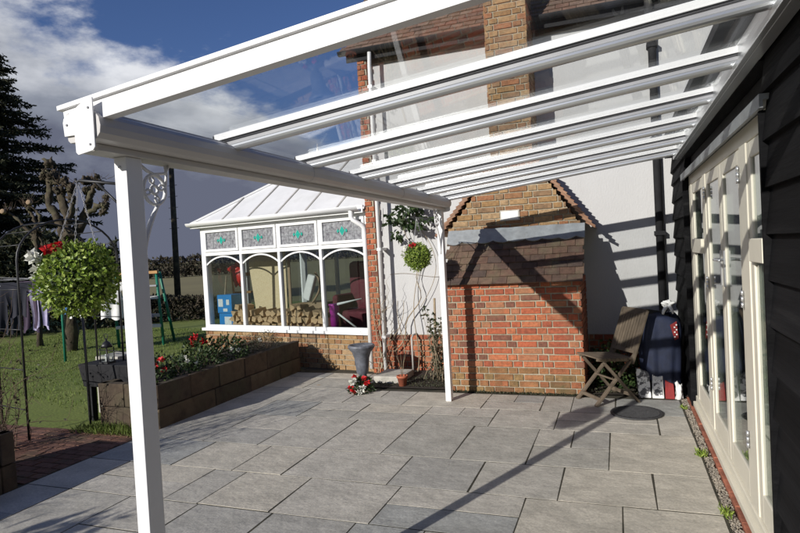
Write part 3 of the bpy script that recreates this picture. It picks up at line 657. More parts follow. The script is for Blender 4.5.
# side (left) and back frames
for yy in (.07, .95, 1.75, DPT-.07): g.box(.0, .07, yy, yy+.07, ZT, ZE)
g.box(0, .07, .14, DPT, ZE-.05, ZE); g.box(0, .07, .14, DPT, ZM-.03, ZM+.03)
for xx in xs: g.box(xx-.03, xx+.03, DPT-.07, DPT, ZT, ZE)
g.box(.1, CW, DPT-.07, DPT, ZE-.05, ZE); g.box(.1, CW, DPT-.07, DPT, ZM-.03, ZM+.03)
g.build('window_frame', 'upvc', con, bevel=.004)
for i in range(4):
    a = xs[i]+(.025 if i else 0); b = xs[i+1]-(.025 if i < 3 else 0)
    # lower light
    g = C(); s_ = .03; z0, z1 = ZT+.05, ZM-.03
    mid = (a+b)/2; hw = (b-a)/2; K = 20; R_ = (hw**2+.13**2)/(2*.13); pts = []
    for q in range(K+1):
        x = a+(b-a)*q/K; pts.append((x, .020, z1-.02-R_+math.sqrt(max(R_*R_-(x-mid)**2, 0))))
    for q in range(K): g.bar(pts[q], (pts[q+1][0]+.002, pts[q+1][1], pts[q+1][2]), .016, .024)
    w = g.build('window_arch', 'upvc', con)
    g = C(); g.box(a, b, .030, .036, z0, z1); g.build('pane', 'consglass', w)
    # opening fanlight
    g = C(); z0, z1 = ZM+.03, ZE-.05; s_ = .045
    g.box(a+.004, b-.004, -.022, .03, z0+.004, z0+s_); g.box(a+.004, b-.004, -.022, .03, z1-s_, z1-.004); g.box(a+.004, a+s_, -.022, .03, z0+s_, z1-s_); g.box(b-s_, b-.004, -.022, .03, z0+s_, z1-s_)
    fl = g.build('fanlight', 'upvc', con, bevel=.004)
    g = C(); g.box(a+s_, b-s_, .006, .012, z0+s_, z1-s_); g.build('leaded_pane', 'leadedglass', fl)
    g = C(); zc = (z0+z1)/2
    for q in range(1, 4): xx = a+(b-a)*q/4; g.box(xx-.003, xx+.003, .001, .005, z0+s_, z1-s_)
    g.box(a+s_, b-s_, .0005, .0045, zc-.003, zc+.003); g.build('lead_strip', 'lead', fl)
    g = C(); g.prism([(mid, -.003, zc+.085), (mid-.06, -.003, zc), (mid, -.003, zc-.085), (mid+.06, -.003, zc)], (0, .003, 0)); dmd = g.build('diamond_motif', 'lead', fl)
    g = C(); g.prism([(mid, -.006, zc+.07), (mid-.047, -.006, zc), (mid, -.006, zc-.07), (mid+.047, -.006, zc)], (0, .0025, 0))
    for q in (-1, 1): g.prism([(mid+q*.075, -.006, zc+.03), (mid+q*.05, -.006, zc+.004), (mid+q*.075, -.006, zc-.03), (mid+q*.095, -.006, zc)], (0, .0025, 0))
    g.build('coloured_glass', 'teal', fl)
for (a, b) in ((.14, .95), (1.02, 1.75), (1.82, DPT-.07)):
    g = C(); g.box(.03, .036, a, b, ZT, ZM-.03); g.box(.03, .036, a, b, ZM+.03, ZE-.05); g.build('side_pane', 'consglass', con)
g = C(); g.box(.1, CW-.1, DPT-.04, DPT-.034, ZT, ZE-.05); g.build('rear_pane', 'consglass', con)
# roof: hip ridge + planes
ez = 2.315; e0 = -.10; rz = 3.33; ry = DPT/2; rx0 = 1.62; rx1 = CW+.0
V = lambda x, y, z: Vector((x, y, z))
A, B, Cc, D_ = V(e0, e0, ez), V(rx1, e0, ez), V(rx1, ry, rz), V(rx0, ry, rz); E_, F_ = V(rx1, DPT+.1, ez), V(e0, DPT+.1, ez)
g = C()
for poly in ((A, B, Cc, D_), (F_, A, D_), (E_, F_, D_, Cc)): g.prism([p for p in poly], (0, 0, -.025))
rfo = g.build('roof', 'polycarb', con)
g = C()
g.bar(A+V(0, 0, .012), D_+V(0, 0, .012), .05, .03); g.bar(F_+V(0, 0, .012), D_+V(0, 0, .012), .05, .03); g.bar(D_+V(-.05, 0, .03), Cc+V(0, 0, .03), .09, .05)
g.build('ridge', 'upvc', rfo)
g = C()
for i in range(1, 6):
    x = .58*i+.02; t = min(1, (x-e0)/(rx0-e0)); p0 = V(x, e0+.02, ez+.012); p1 = V(x, e0+(ry-e0)*t, ez+(rz-ez)*t+.012); 
    if x < rx1-.05: g.bar(p0, p1, .030, .022)
g.build('glazing_bar', 'glazebar', rfo)
g = C(); n5 = 0
for i in range(14): 
    x = rx0+.02+i*.12
    if x < rx1: g.lathe((x, ry, rz+.05), [(.008, 0), (.012, .02), (.02, .035), (.004, .08)], 6)
g.lathe((rx0-.04, ry, rz+.05), [(.02, 0), (.012, .03), (.035, .07), (.03, .10), (.006, .17), (.004, .24)], 10)
g.build('ridge_cresting', 'upvc', rfo)
g = C(); halfgutter(g, (-.13, -.14, 2.325), (CW-.06, -.14, 2.325), .058); halfgutter(g, (-.13, DPT, 2.325), (-.13, -.14, 2.325), .058); g.box(-.10, CW-.02, -.11, -.085, 2.24, 2.345); g.box(-.11, -.085, -.11, DPT, 2.24, 2.345); g.box(-.085, CW-.02, -.085, 0, 2.251, 2.262)
cg = g.build('eaves_gutter', 'upvc', con)
g = C(); xx = CW-.20; g.tube([(xx, -.14, 2.29), (xx, -.14, 2.19), (xx+.02, -.135, 2.15), (xx+.13, -.09, 2.07), (xx+.155, -.065, 2.03), (xx+.16, -.06, 1.95), (xx+.16, -.06, .06)], .033, 12); g.build('downpipe', 'upvc', cg)

# things inside the conservatory
def inT(x, y, z=.05): return T @ Vector((x, y, z))
lp = 0
prof = []
logs = []
for row in range(9):
    for k in range(18):
        x = .50+k*.122+(.06 if row % 2 else 0)+rnd.uniform(-.015, .015)
        if x > 2.42: continue
        topz = .85+.05*math.sin(x*4.1)-.10*max(0, x-1.8)+.03*math.sin(x*11)
        z = .05+.06+row*.098
        if z > topz or (x < .60 and z > .86): continue
        logs.append((x, z))
for i, (x, z) in enumerate(logs):
    g = MB(T); n = rnd.choice((3, 4, 3, 4, 5)); r = rnd.uniform(.060, .084); a0 = rnd.uniform(0, 6.28); y0 = .12+rnd.uniform(-.02, .05)
    poly = [(x+r*math.cos(a0+2*math.pi*q/n)*rnd.uniform(.85, 1.15), y0, z+r*math.sin(a0+2*math.pi*q/n)*rnd.uniform(.8, 1)) for q in range(n)]
    g.prism(poly, (rnd.uniform(-.10, .10), .3, rnd.uniform(-.03, .03))); o = g.build('log', 'log', bevel=.003); recentre(o, inT(x, y0, z))
    where = 'near the blue boxes' if x < 1.0 else 'in front of the pale board' if x < 1.75 else 'toward the magenta bucket'
    hz = 'low in' if z < .5 else 'along the top of' if z > .80 else 'midway up'
    tag(o, 'split firewood log %s the pile %s' % (hz, where), 'log', 'logs stacked behind the glass')
def thing(name, label, cat, m, fn, base, TT=None, bevel=.0, group=None):
    g = MB(TT); fn(g); o = g.build(name, m, bevel=bevel); recentre(o, base); return tag(o, label, cat, group)
bo = thing('leaning_board', 'large pale strand board leaning upright behind the stacked logs', 'board', 'board', lambda g: g.prism([(.74, .55, .05), (1.34, .55, .05), (1.30, .62, 1.84), (.48, .62, 1.84), (.46, .62, 1.60)], (0, .018, 0)), inT(1.0, .6), T)
g = MB(T); g.box(.13, .47, .16, .44, .79, 1.10); cb = g.build('cardboard_box', 'bluebox', bevel=.01); recentre(cb, inT(.3, .3, .79)); tag(cb, 'upper blue box with white labels left of the logs', 'box', 'blue boxes in conservatory')
g = MB(T); g.box(.16, .27, .156, .16, .90, 1.03); g.box(.35, .42, .156, .16, .93, 1.02); g.box(.27, .37, .156, .16, .82, .87); g.build('label_sticker', 'whitecloth', cb)
g = MB(T); g.box(.15, .48, .17, .44, .30, .785); cb2 = g.build('cardboard_box', 'bluebox', bevel=.01); recentre(cb2, inT(.3, .3, .3)); tag(cb2, 'lower blue box that carries the labelled box beside the logs', 'box', 'blue boxes in conservatory')
g = MB(T); g.box(.28, .44, .166, .17, .60, .73); g.build('label_sticker', 'whitecloth', cb2)
t = empty('stick_chair', inT(.3, .75), 'wooden stick chair with red jacket over its back in the conservatory', 'chair')
for (x, y) in ((.0+.13, .60), (.40, .60), (.13, .85), (.40, .85)): g = MB(T); g.tube([(x, y, .05), (x, y, .5)], .018, 6); g.build('leg', 'orangewood', t)
g = MB(T); g.box(.10, .43, .58, .88, .5, .53); g.build('seat', 'orangewood', t)
g = MB(T); g.tube([(.14, .58, .5), (.09, .56, 1.52)], .020, 6); g.tube([(.36, .86, .5), (.36, .88, 1.5)], .016, 6); g.bar((.09, .57, 1.42), (.38, .86, 1.42), .02, .06); g.bar((.10, .57, 1.1), (.38, .86, 1.1), .02, .04); g.build('backrest', 'orangewood', t)
thing('jacket', 'bright red jacket draped on the stick chair inside the conservatory', 'jacket', 'redplastic', lambda g: (g.ball((.20, .60, 1.42), .15, 9, .7, (1, .35, 1.25)), g.ball((.13, .58, 1.52), .10, 7, .8, (1.3, .4, .7))), inT(.2, .6, 1.3), T)
thing('timber_pole', 'slanting wooden pole leaning at left end of conservatory window', 'pole', 'paletwig', lambda g: g.tube([(-.0+.12, .25, .45), (.24, .30, 1.42)], .014, 6), inT(.12, .25, .45), T)
thing('timber_pole', 'pale timber batten leaning to the right of the strand board', 'pole', 'cutwood', lambda g: g.bar((1.46, .5, .05), (1.37, .62, 1.76), .05, .02, (0, 1, 0)), inT(1.46, .5), T)
t = empty('wicker_chair', inT(1.6, .9), 'chair with pale cushion and curved wooden arm inside the conservatory', 'chair')
g = MB(T); g.prism([(1.46, .80, .98), (1.60, .80, .92), (1.72, .85, 1.34), (1.57, .85, 1.38)], (.0, .09, .0)); g.build('cushion', 'whitecloth', t, bevel=.02)
g = MB(T); g.tube([(1.68+.18*math.sin(a/9*2.6), .80, .90+.5*a/9) for a in range(10)], .018, 6); g.box(1.42, 1.90, .85, 1.25, .80, .90)
for (x, y) in ((1.46, .88), (1.86, .88), (1.46, 1.2), (1.86, 1.2)): g.tube([(x, y, .05), (x, y, .85)], .018, 6)
g.build('frame', 'cutwood', t)
thing('bucket', 'bright magenta plastic bucket beside the right end of the log pile', 'bucket', 'magenta', lambda g: g.lathe((2.50, .30, .50), [(.055, 0), (.075, .40), (.082, .41), (.082, .43), (.07, .43)], 18), inT(2.5, .3, .5), T)
thing('side_table', 'small dark table that carries the magenta bucket', 'table', 'dark', lambda g: (g.box(2.36, 3.1, .15, .75, .45, .495), g.box(2.38, 2.42, .18, .22, .05, .45), g.box(3.04, 3.08, .18, .22, .05, .45), g.box(2.38, 2.42, .68, .72, .05, .45), g.box(3.04, 3.08, .68, .72, .05, .45)), inT(2.7, .45), T)
t = empty('upholstered_armchair', inT(2.4, 1.1), 'dark maroon armchair behind the right-hand conservatory window', 'armchair')
g = MB(T); g.box(2.12, 2.72, .95, 1.4, .05, .75); g.build('seat', 'maroon', t, bevel=.05)
g = MB(T); g.box(2.08, 2.78, 1.3, 1.5, .7, 1.55); g.build('backrest', 'maroon', t, bevel=.07)
for xx in (2.04, 2.70): g = MB(T); g.box(xx, xx+.12, .85, 1.4, .05, 1.02); g.build('armrest', 'maroon', t, bevel=.05)
thing('tool_handle', 'white pole lying aslant high behind the right conservatory pane', 'pole', 'whitecloth', lambda g: g.tube([(2.60, .25, .93), (2.95, .40, 1.0)], [.022, .008], 6), inT(2.6, .25, .9), T)
thing('tool_handle', 'white stick slanting down beside the magenta bucket', 'pole', 'whitecloth', lambda g: g.tube([(2.64, .2, .80), (2.92, .3, .56)], .014, 6), inT(2.64, .2, .6), T)

# ================================================================== PLANTER
def blockwall(g, o, u, n, length, z0, heights, lens, th=.10):
    o, u, n = Vector(o), Vector(u), Vector(n); z = z0
    for h in heights:
        x = 0
        while x < length-.02:
            w = min(rnd.choice(lens), length-x)
            if length-x-w < .12: w = length-x
            c = o+u*(x+w/2)+Vector((0, 0, z+h/2))-n*(th/2)+n*rnd.uniform(-.008, .008)
            g.obox(c, u*(w/2-.004), n*th/2, Vector((rnd.uniform(-.003, .003), 0, h/2-.004))); x += w
        z += h
pt = empty('raised_planter', (-4.9, 6.1, 0), 'long raised bed of mossy brown blocks running up to the conservatory', 'planter')
g = MB(); blockwall(g, (-4.45, 4.74, 0), (0, 1, 0), (1, 0, 0), 2.86, -.05, (.25, .25), (.5, .7, .9)); blockwall(g, (-5.25, 4.74, 0), (1, 0, 0), (0, -1, 0), .8, -.05, (.25, .25), (.35, .45))
blockwall(g, (-5.25, 7.6, 0), (0, -1, 0), (-1, 0, 0), 2.86, -.05, (.25, .25), (.5, .7, .9)); g.build('block_wall', 'sleeper', pt, bevel=.010)
g = MB(); g.add([(-5.2, 4.8, .41), (-4.54, 4.8, .41), (-4.54, 7.6, .42), (-5.2, 7.6, .42)], [(0, 1, 2, 3)]); g.build('soil', 'soil', pt)

def leafclump(g, c, r, n, ln, w, sq=1.0, upb=.4, fill=.45):
    c = Vector(c)
    for _ in range(n):
        d = rv(); d.normalize(); q = fill+(1-fill)*rnd.random()**.6
        p = c+Vector((d.x*r*q, d.y*r*q, abs(d.z)*r*q*sq))
        dd = (d+rv(.5)+Vector((0, 0, upb))).normalized(); g.leaf(p, dd, rv(), ln*rnd.uniform(.6, 1.2), w*rnd.uniform(.6, 1.2))
def stems(g, c, r, n, h, rad=.003):
    for _ in range(n):
        a = rnd.uniform(0, 6.28); q = rnd.random()*r; b = Vector(c)+Vector((math.cos(a)*q*.4, math.sin(a)*q*.4, 0)); e2 = Vector(c)+Vector((math.cos(a)*q, math.sin(a)*q, h*rnd.uniform(.6, 1)))
        g.tube([b, (b+e2)/2+rv(.01), e2], [rad, rad*.8, rad*.4], 4, cap=False)
def bloom(g, c, r):
    c = Vector(c)
    for _ in range(14): d = rv().normalized(); g.leaf(c+d*r*.1, (d+Vector((0, 0, .2))).normalized(), rv(), r, r*.8)
def bush(name, label, c, r, n, ln, w, m, group=None, blooms=(), sq=1.0, st=6):
    t = empty(name, c, label, 'plant', group)
    g = MB(); stems(g, c, r, st, r*sq); g.build('stem', 'twig', t)
    g = MB(); leafclump(g, c, r, n, ln, w, sq); g.build('leaves', m, t)
    for (bm, pts) in blooms:
        for p in pts: g = MB(); bloom(g, Vector(c)+Vector(p[:3]), p[3]); g.build('flower', bm, t)
    return t
GP = 'low plants in the raised bed'
bush('bedding_plant', 'dark leafy plant with red flowers at the near end of the bed', (-4.72, 5.0, .42), .19, 260, .055, .035, 'darkleaf', GP, [('redpetal', [(.02, -.02, .17, .045), (-.1, .06, .15, .045), (.09, .05, .12, .04), (-.05, .16, .2, .045)])])
bush('bedding_plant', 'plant with small white flowers near the front of the bed', (-4.68, 5.42, .42), .19, 280, .05, .03, 'darkleaf', GP, [('whitepetal', [(.08, -.04, .15, .03), (-.02, .05, .18, .025), (.1, .08, .1, .03)])])
bush('bedding_plant', 'spreading dark green plant halfway along the bed', (-4.74, 5.88, .42), .22, 330, .05, .03, 'darkleaf', GP)
bush('bedding_plant', 'tall plant with scarlet flowers against the conservatory corner', (-5.02, 6.1, .42), .26, 300, .06, .04, 'darkleaf', GP, [('redpetal', [(-.02, -.05, .30, .07), (.06, .02, .26, .06), (-.10, .0, .22, .05)])], 1.2)
bush('bedding_plant', 'rounded dark evergreen mound below the conservatory windows', (-4.74, 6.30, .42), .27, 520, .05, .03, 'darkleaf', GP, [('whitepetal', [(.15, -.12, .15, .03), (.18, -.02, .12, .03)])], 1.15)
bush('heather', 'brownish heather bush below the log pile window', (-4.72, 6.72, .42), .25, 900, .035, .008, 'heather', GP, [('whitepetal', [(.12, .1, .16, .035)])], 1.05, 30)
bush('heather', 'brownish heather bush at the far end of the bed', (-4.70, 7.13, .42), .25, 900, .035, .008, 'heather', GP, (), 1.0, 30)
bush('bedding_plant', 'trailing green plant at the back of the bed', (-5.05, 5.5, .42), .22, 260, .05, .03, 'darkleaf', GP)

# second planter at the left foreground
p2 = empty('raised_planter', (-4.9, 2.6, 0), 'dark low block planter at the left edge holding the arch climber', 'planter')
g = MB(); blockwall(g, (-4.45, .2, 0), (0, 1, 0), (1, 0, 0), 3.02, -.05, (.25, .25), (.5, .7)); blockwall(g, (-4.45, 3.22, 0), (-1, 0, 0), (0, 1, 0), .9, -.05, (.25, .25), (.5, .4)); blockwall(g, (-5.35, 3.22, 0), (0, -1, 0), (-1, 0, 0), 3.02, -.05, (.25, .25), (.5, .7)); g.build('block_wall', 'sleeper', p2, bevel=.01)
g = MB(); g.add([(-5.3, .3, .41), (-4.54, .3, .41), (-4.54, 3.15, .41), (-5.3, 3.15, .41)], [(0, 1, 2, 3)]); g.build('soil', 'soil', p2)

# ================================================================== TOPIARY BALLS
def topiary(c, loc_arm, label, with_white, r=.15, seed=1):
    rr_ = random.Random(seed); c = Vector(c); t = empty('topiary_ball', c, label, 'topiary ball', 'hanging topiary balls')
    g = MB(); g.ball(c, r*.80, 12, .15); g.build('core', 'boxcore', t)
    g = MB(); n = 1900
    for i in range(n):
        z = 1-2*(i+.5)/n; a = i*2.39996; q = math.sqrt(1-z*z); d = Vector((q*math.cos(a), q*math.sin(a), z))
        jit_ = Vector((rr_.gauss(0, 1), rr_.gauss(0, 1), rr_.gauss(0, 1)))
        p = c+d*r*(rr_.uniform(.76, .98)+.07*noise.noise(d*3.1))
        for q2 in range(2):
            dd = (d*.8+jit_*.45+Vector((rr_.gauss(0, .4), rr_.gauss(0, .4), rr_.gauss(0, .4)))).normalized(); g.leaf(p, dd, d+jit_*.3, rr_.uniform(.012, .025), rr_.uniform(.009, .015))
    for _ in range(90):
        d = Vector((rr_.gauss(0, 1), rr_.gauss(0, 1), rr_.gauss(0, 1))).normalized(); p = c+d*r*rr_.uniform(.95, 1.10)
        for q2 in range(4): g.leaf(p+d*.004*q2, (d+Vector((rr_.gauss(0, .8), rr_.gauss(0, .8), rr_.gauss(0, .8)))).normalized(), d, rr_.uniform(.014, .024), rr_.uniform(.010, .016))
    g.build('foliage', 'box', t)
    g = MB(); apex = Vector(loc_arm)
    for q in range(3):
        a = q*2.1+.4; e2 = c+Vector((math.cos(a)*r*.55, math.sin(a)*r*.55, r*.80)); ln = (e2-apex).length; k = int(ln/.016)
        for i in range(k):
            p = apex.lerp(e2, i/k); p2_ = apex.lerp(e2, (i+1.25)/k); sd2 = Vector((math.cos(a+i*1.57), math.sin(a+i*1.57), 0))*.004
            g.tube([p-sd2*.7, p2_-sd2*.7], .0011, 4, cap=False); g.tube([p+sd2*.7, p2_+sd2*.7], .0011, 4, cap=False)
    g.build('chain', 'alugrey', t)
    for p in ((-.03, -.11, .125), (.0, -.09, .14)): g = MB(); bloom(g, c+Vector(p), .028); g.build('flower', 'redpetal', t)
    if with_white:
        for p in ((-.115, -.09, .085), (-.135, -.07, .05), (-.10, -.115, .10), (-.145, -.04, -.0), (-.12, -.08, .02)): g = MB(); bloom(g, c+Vector(p), .034); g.build('white_flower', 'whitepetal', t)
    return t
topiary((-2.085, PY1-.03, 1.63), (PX-.272, PY1, 2.035), 'large leafy topiary ball hanging by the near post with red and white flowers', True, .152, 3)
topiary((-2.10, PY2, 1.605), (PX-.272, PY2, 2.035), 'small looking topiary ball hanging by the far post before the white wall', True, .150, 5)

# ================================================================== POTS ETC.
def lathe_thing(name, label, cat, m, c, prof): g = MB(); g.lathe(c, prof, 28); o = g.build(name, m); recentre(o, c); return tag(o, label, cat)
g = MB(); uc = Vector((-3.12, 6.86, .0))
g.box(uc.x-.13, uc.x+.13, uc.y-.13, uc.y+.13, .0, .04)
g.lathe(uc+Vector((0, 0, .04)), [(.11, 0), (.105, .03), (.06, .06), (.05, .09), (.075, .12), (.085, .20), (.095, .30), (.12, .38), (.165, .43), (.175, .455), (.165, .475), (.145, .475), (.12, .44), (.08, .35)], 28)
o = g.build('garden_urn', 'urn', bevel=.003); recentre(o, uc); tag(o, 'dark grey fluted garden urn standing at the conservatory corner', 'urn')
t = bush('flower_bouquet', 'bunch of red and white flowers on the paving before the urn', (-2.98, 6.50, .0), .15, 240, .055, .035, 'darkleaf', None,
     [('redpetal', [(.10, -.06, .13, .05), (-.12, -.05, .05, .05), (-.06, -.13, .03, .045), (.05, -.02, .17, .04), (-.10, .02, .17, .04)]), ('whitepetal', [(-.04, -.10, .15, .05), (.06, -.12, .07, .05), (.02, -.15, .02, .05), (-.09, -.08, .13, .045)])], 1.2)
t = empty('plant_pot', (-2.57, 6.82, .0), 'small terracotta pot with a dry stem beside the house plinth', 'pot')
g = MB(); g.lathe((-2.57, 6.82, .012), [(.045, 0), (.062, .10), (.07, .10), (.072, .13), (.063, .13), (.058, .11)], 20); g.build('pot', 'terracotta', t)
g = MB(); g.lathe((-2.57, 6.82, .012), [(.055, .105), (.001, .11)], 16); g.build('soil', 'soil', t)
g = MB()
for q in range(6): a = q; g.tube([(-2.57, 6.82, .1), (-2.57+.03*math.cos(a), 6.82+.03*math.sin(a), .3), (-2.57+.07*math.cos(a), 6.82+.07*math.sin(a), .42+.05*math.sin(q*3))], [.003, .002, .001], 4)
g.build('stem', 'paletwig', t)
g = MB(); g.box(-3.0, -2.62, 6.92, 7.4, -.02, .10); o = g.build('stone_step', 'stone', bevel=.01); recentre(o, (-2.8, 7.1, 0)); tag(o, 'low stone slab lying between urn and terracotta pot', 'slab')
g = MB(); g.tube([(-2.66, 7.5, .0), (-2.66, 7.5, .50), (-2.66, 7.56, .53), (-2.66, 7.69, .53)], .014, 8); o = g.build('waste_pipe', 'glazebar'); recentre(o, (-2.66, 7.5, 0)); tag(o, 'thin grey pipe rising from soil behind terracotta pot', 'pipe')
g = MB(); g.tube([(-2.26, 7.25, .0), (-2.24, 7.27, 1.05)], .016, 8); o = g.build('garden_stake', 'paletwig'); recentre(o, (-2.26, 7.25, 0)); tag(o, 'thick upright wooden stake in the bed left of the far post', 'stake')
# dry hydrangea-like plant
t = empty('dry_shrub', (-2.05, 7.2, 0), 'leggy dry shrub with seed heads between stake and far post', 'shrub')
g = MB(); gl_ = MB(); gh = MB()
for q in range(64):
    a = rnd.uniform(0, 6.28); h = rnd.uniform(.25, .80) if q > 12 else rnd.uniform(.7, .95); b = Vector((-2.12+rnd.gauss(0, .13), 7.2+rnd.gauss(0, .07), .02)); e2 = b+Vector((math.cos(a)*.16, math.sin(a)*.12, h))
    mid_ = (b+e2)/2+rv(.02); g.tube([b, mid_, e2], [.005, .004, .002], 5)
    for _ in range(14): gl_.leaf(b.lerp(e2, rnd.random()), rv(), rv(), .055, .03)
    if h > .6:
        for _ in range(7): gh.leaf(e2, rv()+Vector((0, 0, .6)), rv(), .035, .02)
g.build('stem', 'paletwig', t); gl_.build('leaves', 'heather', t); gh.build('seed_head', 'darkleaf', t)
# wall climber with bare vines
t = empty('wall_climber', (-2.85, 7.5, 0), 'bare vines climbing the white wall with a leafy tuft on top', 'climbing plant')
g = MB()
for q in range(4):
    x = -3.0+rnd.uniform(-.12, .35); pts = []; xx = x; n = 18; dr = rnd.uniform(-.3, .9)
    for i in range(n):
        t_ = i/(n-1); xx = x+dr*.5*t_+.09*math.sin(t_*5+q*1.3); pts.append((xx, 7.52+.15*t_+.03*math.sin(t_*9+q), t_*rnd.uniform(.98, 1.0)*(1.0+1.35*((q % 3)/2))))
    g.tube(pts, [.009*(1-.7*i/n) for i in range(n)], 5)
pts = [(-2.95+.42*math.sin(i/19*2.6)+.05*math.sin(i), 7.60, .3+i/19*1.75) for i in range(20)]; g.tube(pts, [.010-.0003*i for i in range(20)], 5)
pts = [(-2.55+.25*math.sin(i/14*3.0), 7.62, .9+i/14*1.1) for i in range(15)]; g.tube(pts, .004, 4)
for q in range(26):
    b = Vector((-3.15+rnd.uniform(-.1, .25), 7.45, rnd.uniform(.0, 1.0))); pts = [b]
    for i in range(5): pts.append(pts[-1]+Vector((rnd.gauss(.02, .05), rnd.gauss(-.01, .02), rnd.uniform(.03, .12))))
    g.tube(pts, [.004, .0035, .003, .0025, .002, .001], 4)
g.build('vine', 'paletwig', t)
g = MB()
for (x, z, r, n) in ((-2.80, 2.10, .16, 60), (-2.62, 2.22, .18, 80), (-2.78, 1.90, .08, 26), (-2.55, 2.02, .12, 40), (-2.45, 2.28, .12, 36), (-2.62, 2.08, .10, 30), (-2.38, 2.10, .09, 20)): leafclump(g, (x, 7.48, z-.05), r, n, .09, .06, 1.2, -.6, .2)
g.build('leaves', 'darkleaf', t)
g = MB(); g.tube([(-3.0+i*.055, GY-.012, 1.36+.02*math.sin(i*.4)-.003*i) for i in range(20)], .0022, 4); o = g.build('training_wire', 'paletwig'); recentre(o, (-3, GY, 1.3)); tag(o, 'thin wire strung across the white wall behind the vines', 'wire')
# ivy behind chair
t = empty('ivy_bush', (.0, 7.15, 0), 'low dark ivy growing against the wall behind the folding chair', 'ivy')
g = MB(); leafclump(g, (-.15, 7.2, .0), .26, 420, .06, .05, 2.0, .1, .3); leafclump(g, (.18, 7.15, .0), .28, 420, .06, .05, 1.1, .1, .3); g.build('leaves', 'darkleaf', t)
g = MB(); stems(g, (-.1, 7.2, 0), .25, 14, .5); g.build('stem', 'twig', t)
# weeds
for (x, y, s_, lb) in ((.525, 4.95, 1.3, 'green weed tuft in the gravel halfway along the doors'), (.54, 3.92, 1.0, 'small green weed in the gravel nearest the camera'), (.53, 6.3, .8, 'small green weed at the far end of the gravel')):
    g = MB()
    for _ in range(70): g.leaf((x+rnd.gauss(0, .014), y+rnd.gauss(0, .03), 0), (rnd.gauss(0, .7), rnd.gauss(0, .9), 1), rv(), .05*s_*rnd.uniform(.5, 1.2), .008*s_)
    o = g.build('weed', 'box'); recentre(o, (x, y, 0)); tag(o, lb, 'weed', 'weeds in the gravel strip')

g = MB()
for _ in range(2600):
    q = rnd.random()
    if q < .45: x = rnd.uniform(CX0-.05, CX1+.1); y = CY-abs(rnd.gauss(0, .018))
    elif q < .8: x = rnd.uniform(-2.95, -1.95); y = 6.76+abs(rnd.gauss(0, .35))
    else: x = rnd.uniform(-.38, .6); y = 6.74+abs(rnd.gauss(0, .12))
    g.leaf((x, min(y, 7.6), .002 if y < 6.7 else .02), (rnd.gauss(0, .8), rnd.gauss(0, .8), rnd.uniform(.1, .9)), rv(), rnd.uniform(.012, .035), rnd.uniform(.006, .018))
tag(g.build('moss_and_litter', 'heather'), 'moss, weeds and dead leaves along the foot of chimney and wall', 'moss', kind='stuff')
# round mat / manhole
g = MB(); g.lathe((.10, 6.04, .003), [(.235, 0), (.24, .006), (.235, .014), (.21, .015), (.208, .011), (.001, .011)], 48)
for k in range(-9, 10):
    hw = math.sqrt(max(.205**2-(k*.022)**2, 0)); g.box(.10-hw, .10+hw, 6.04+k*.022-.004, 6.04+k*.022+.004, .0145, .0185)
o = g.build('round_drain_cover', 'grate'); recentre(o, (.1, 6.04, 0)); tag(o, 'round black ribbed cover lying on the paving before the folding chair', 'drain cover')

# folding chair
fcx = Vector((-.16, 6.52, 0)); fa = math.atan2(-.55, -.84)     # facing direction
TC = Matrix.Translation(fcx) @ Matrix.Rotation(fa, 4, 'Z')     # local +x = front
ch = empty('folding_chair', fcx, 'weathered wooden folding chair with slatted back beside the brick chimney', 'chair', rz=fa)
def Q(): return MB(TC)
for s_ in (-1, 1):
    y = s_*.20; g = Q(); g.bar((.26, y*.9, .0), (-.24, y*.9, .52), .022, .045, (0, 1, 0)); g.build('leg', 'wood', ch, bevel=.003)       # front foot up to the back of the seat
    g = Q(); g.bar((-.22, y, .0), (.16, y, .44), .022, .045, (0, 1, 0)); g.build('leg', 'wood', ch, bevel=.003)
    g = Q(); g.bar((-.16, y, .40), (-.36, y, .93), .022, .045, (0, 1, 0)); g.build('back_post', 'wood', ch, bevel=.003)
g = Q()
for k in range(9): x = -.18+k*.048; g.obox((x, 0, .452+.004*k), (.019, 0, .001), (0, .215, 0), (0, 0, .007))
g.bar((-.2, -.17, .435), (.22, -.17, .470), .02, .03); g.bar((-.2, .17, .435), (.22, .17, .470), .02, .03); g.build('seat', 'wood', ch, bevel=.002)
g = Q(); bd = Vector((-.2, 0, .53)).normalized(); bn = Vector((bd.z, 0, -bd.x))
b0 = Vector((-.20, 0, .52)); b1 = Vector((-.36, 0, .93))
g.obox(b1-bd*.02, (bn*.011), (0, .21, 0), bd*.032); g.obox(b0+bd*.0, bn*.011, (0, .19, 0), bd*.02)
for k in range(8):
    y = -.155+k*.0443; g.obox((b0+b1)/2+Vector((0, y, 0)), bn*.006, (0, .015, 0), bd*.20)
g.build('backrest', 'wood', ch, bevel=.002)
g = Q(); g.bar((.20, -.18, .065), (.20, .18, .065), .02, .035); g.bar((-.16, -.2, .075), (-.16, .2, .075), .02, .035); g.bar((.03, -.19, .25), (.03, .19, .25), .016, .016); g.build('stretcher', 'wood', ch, bevel=.002)

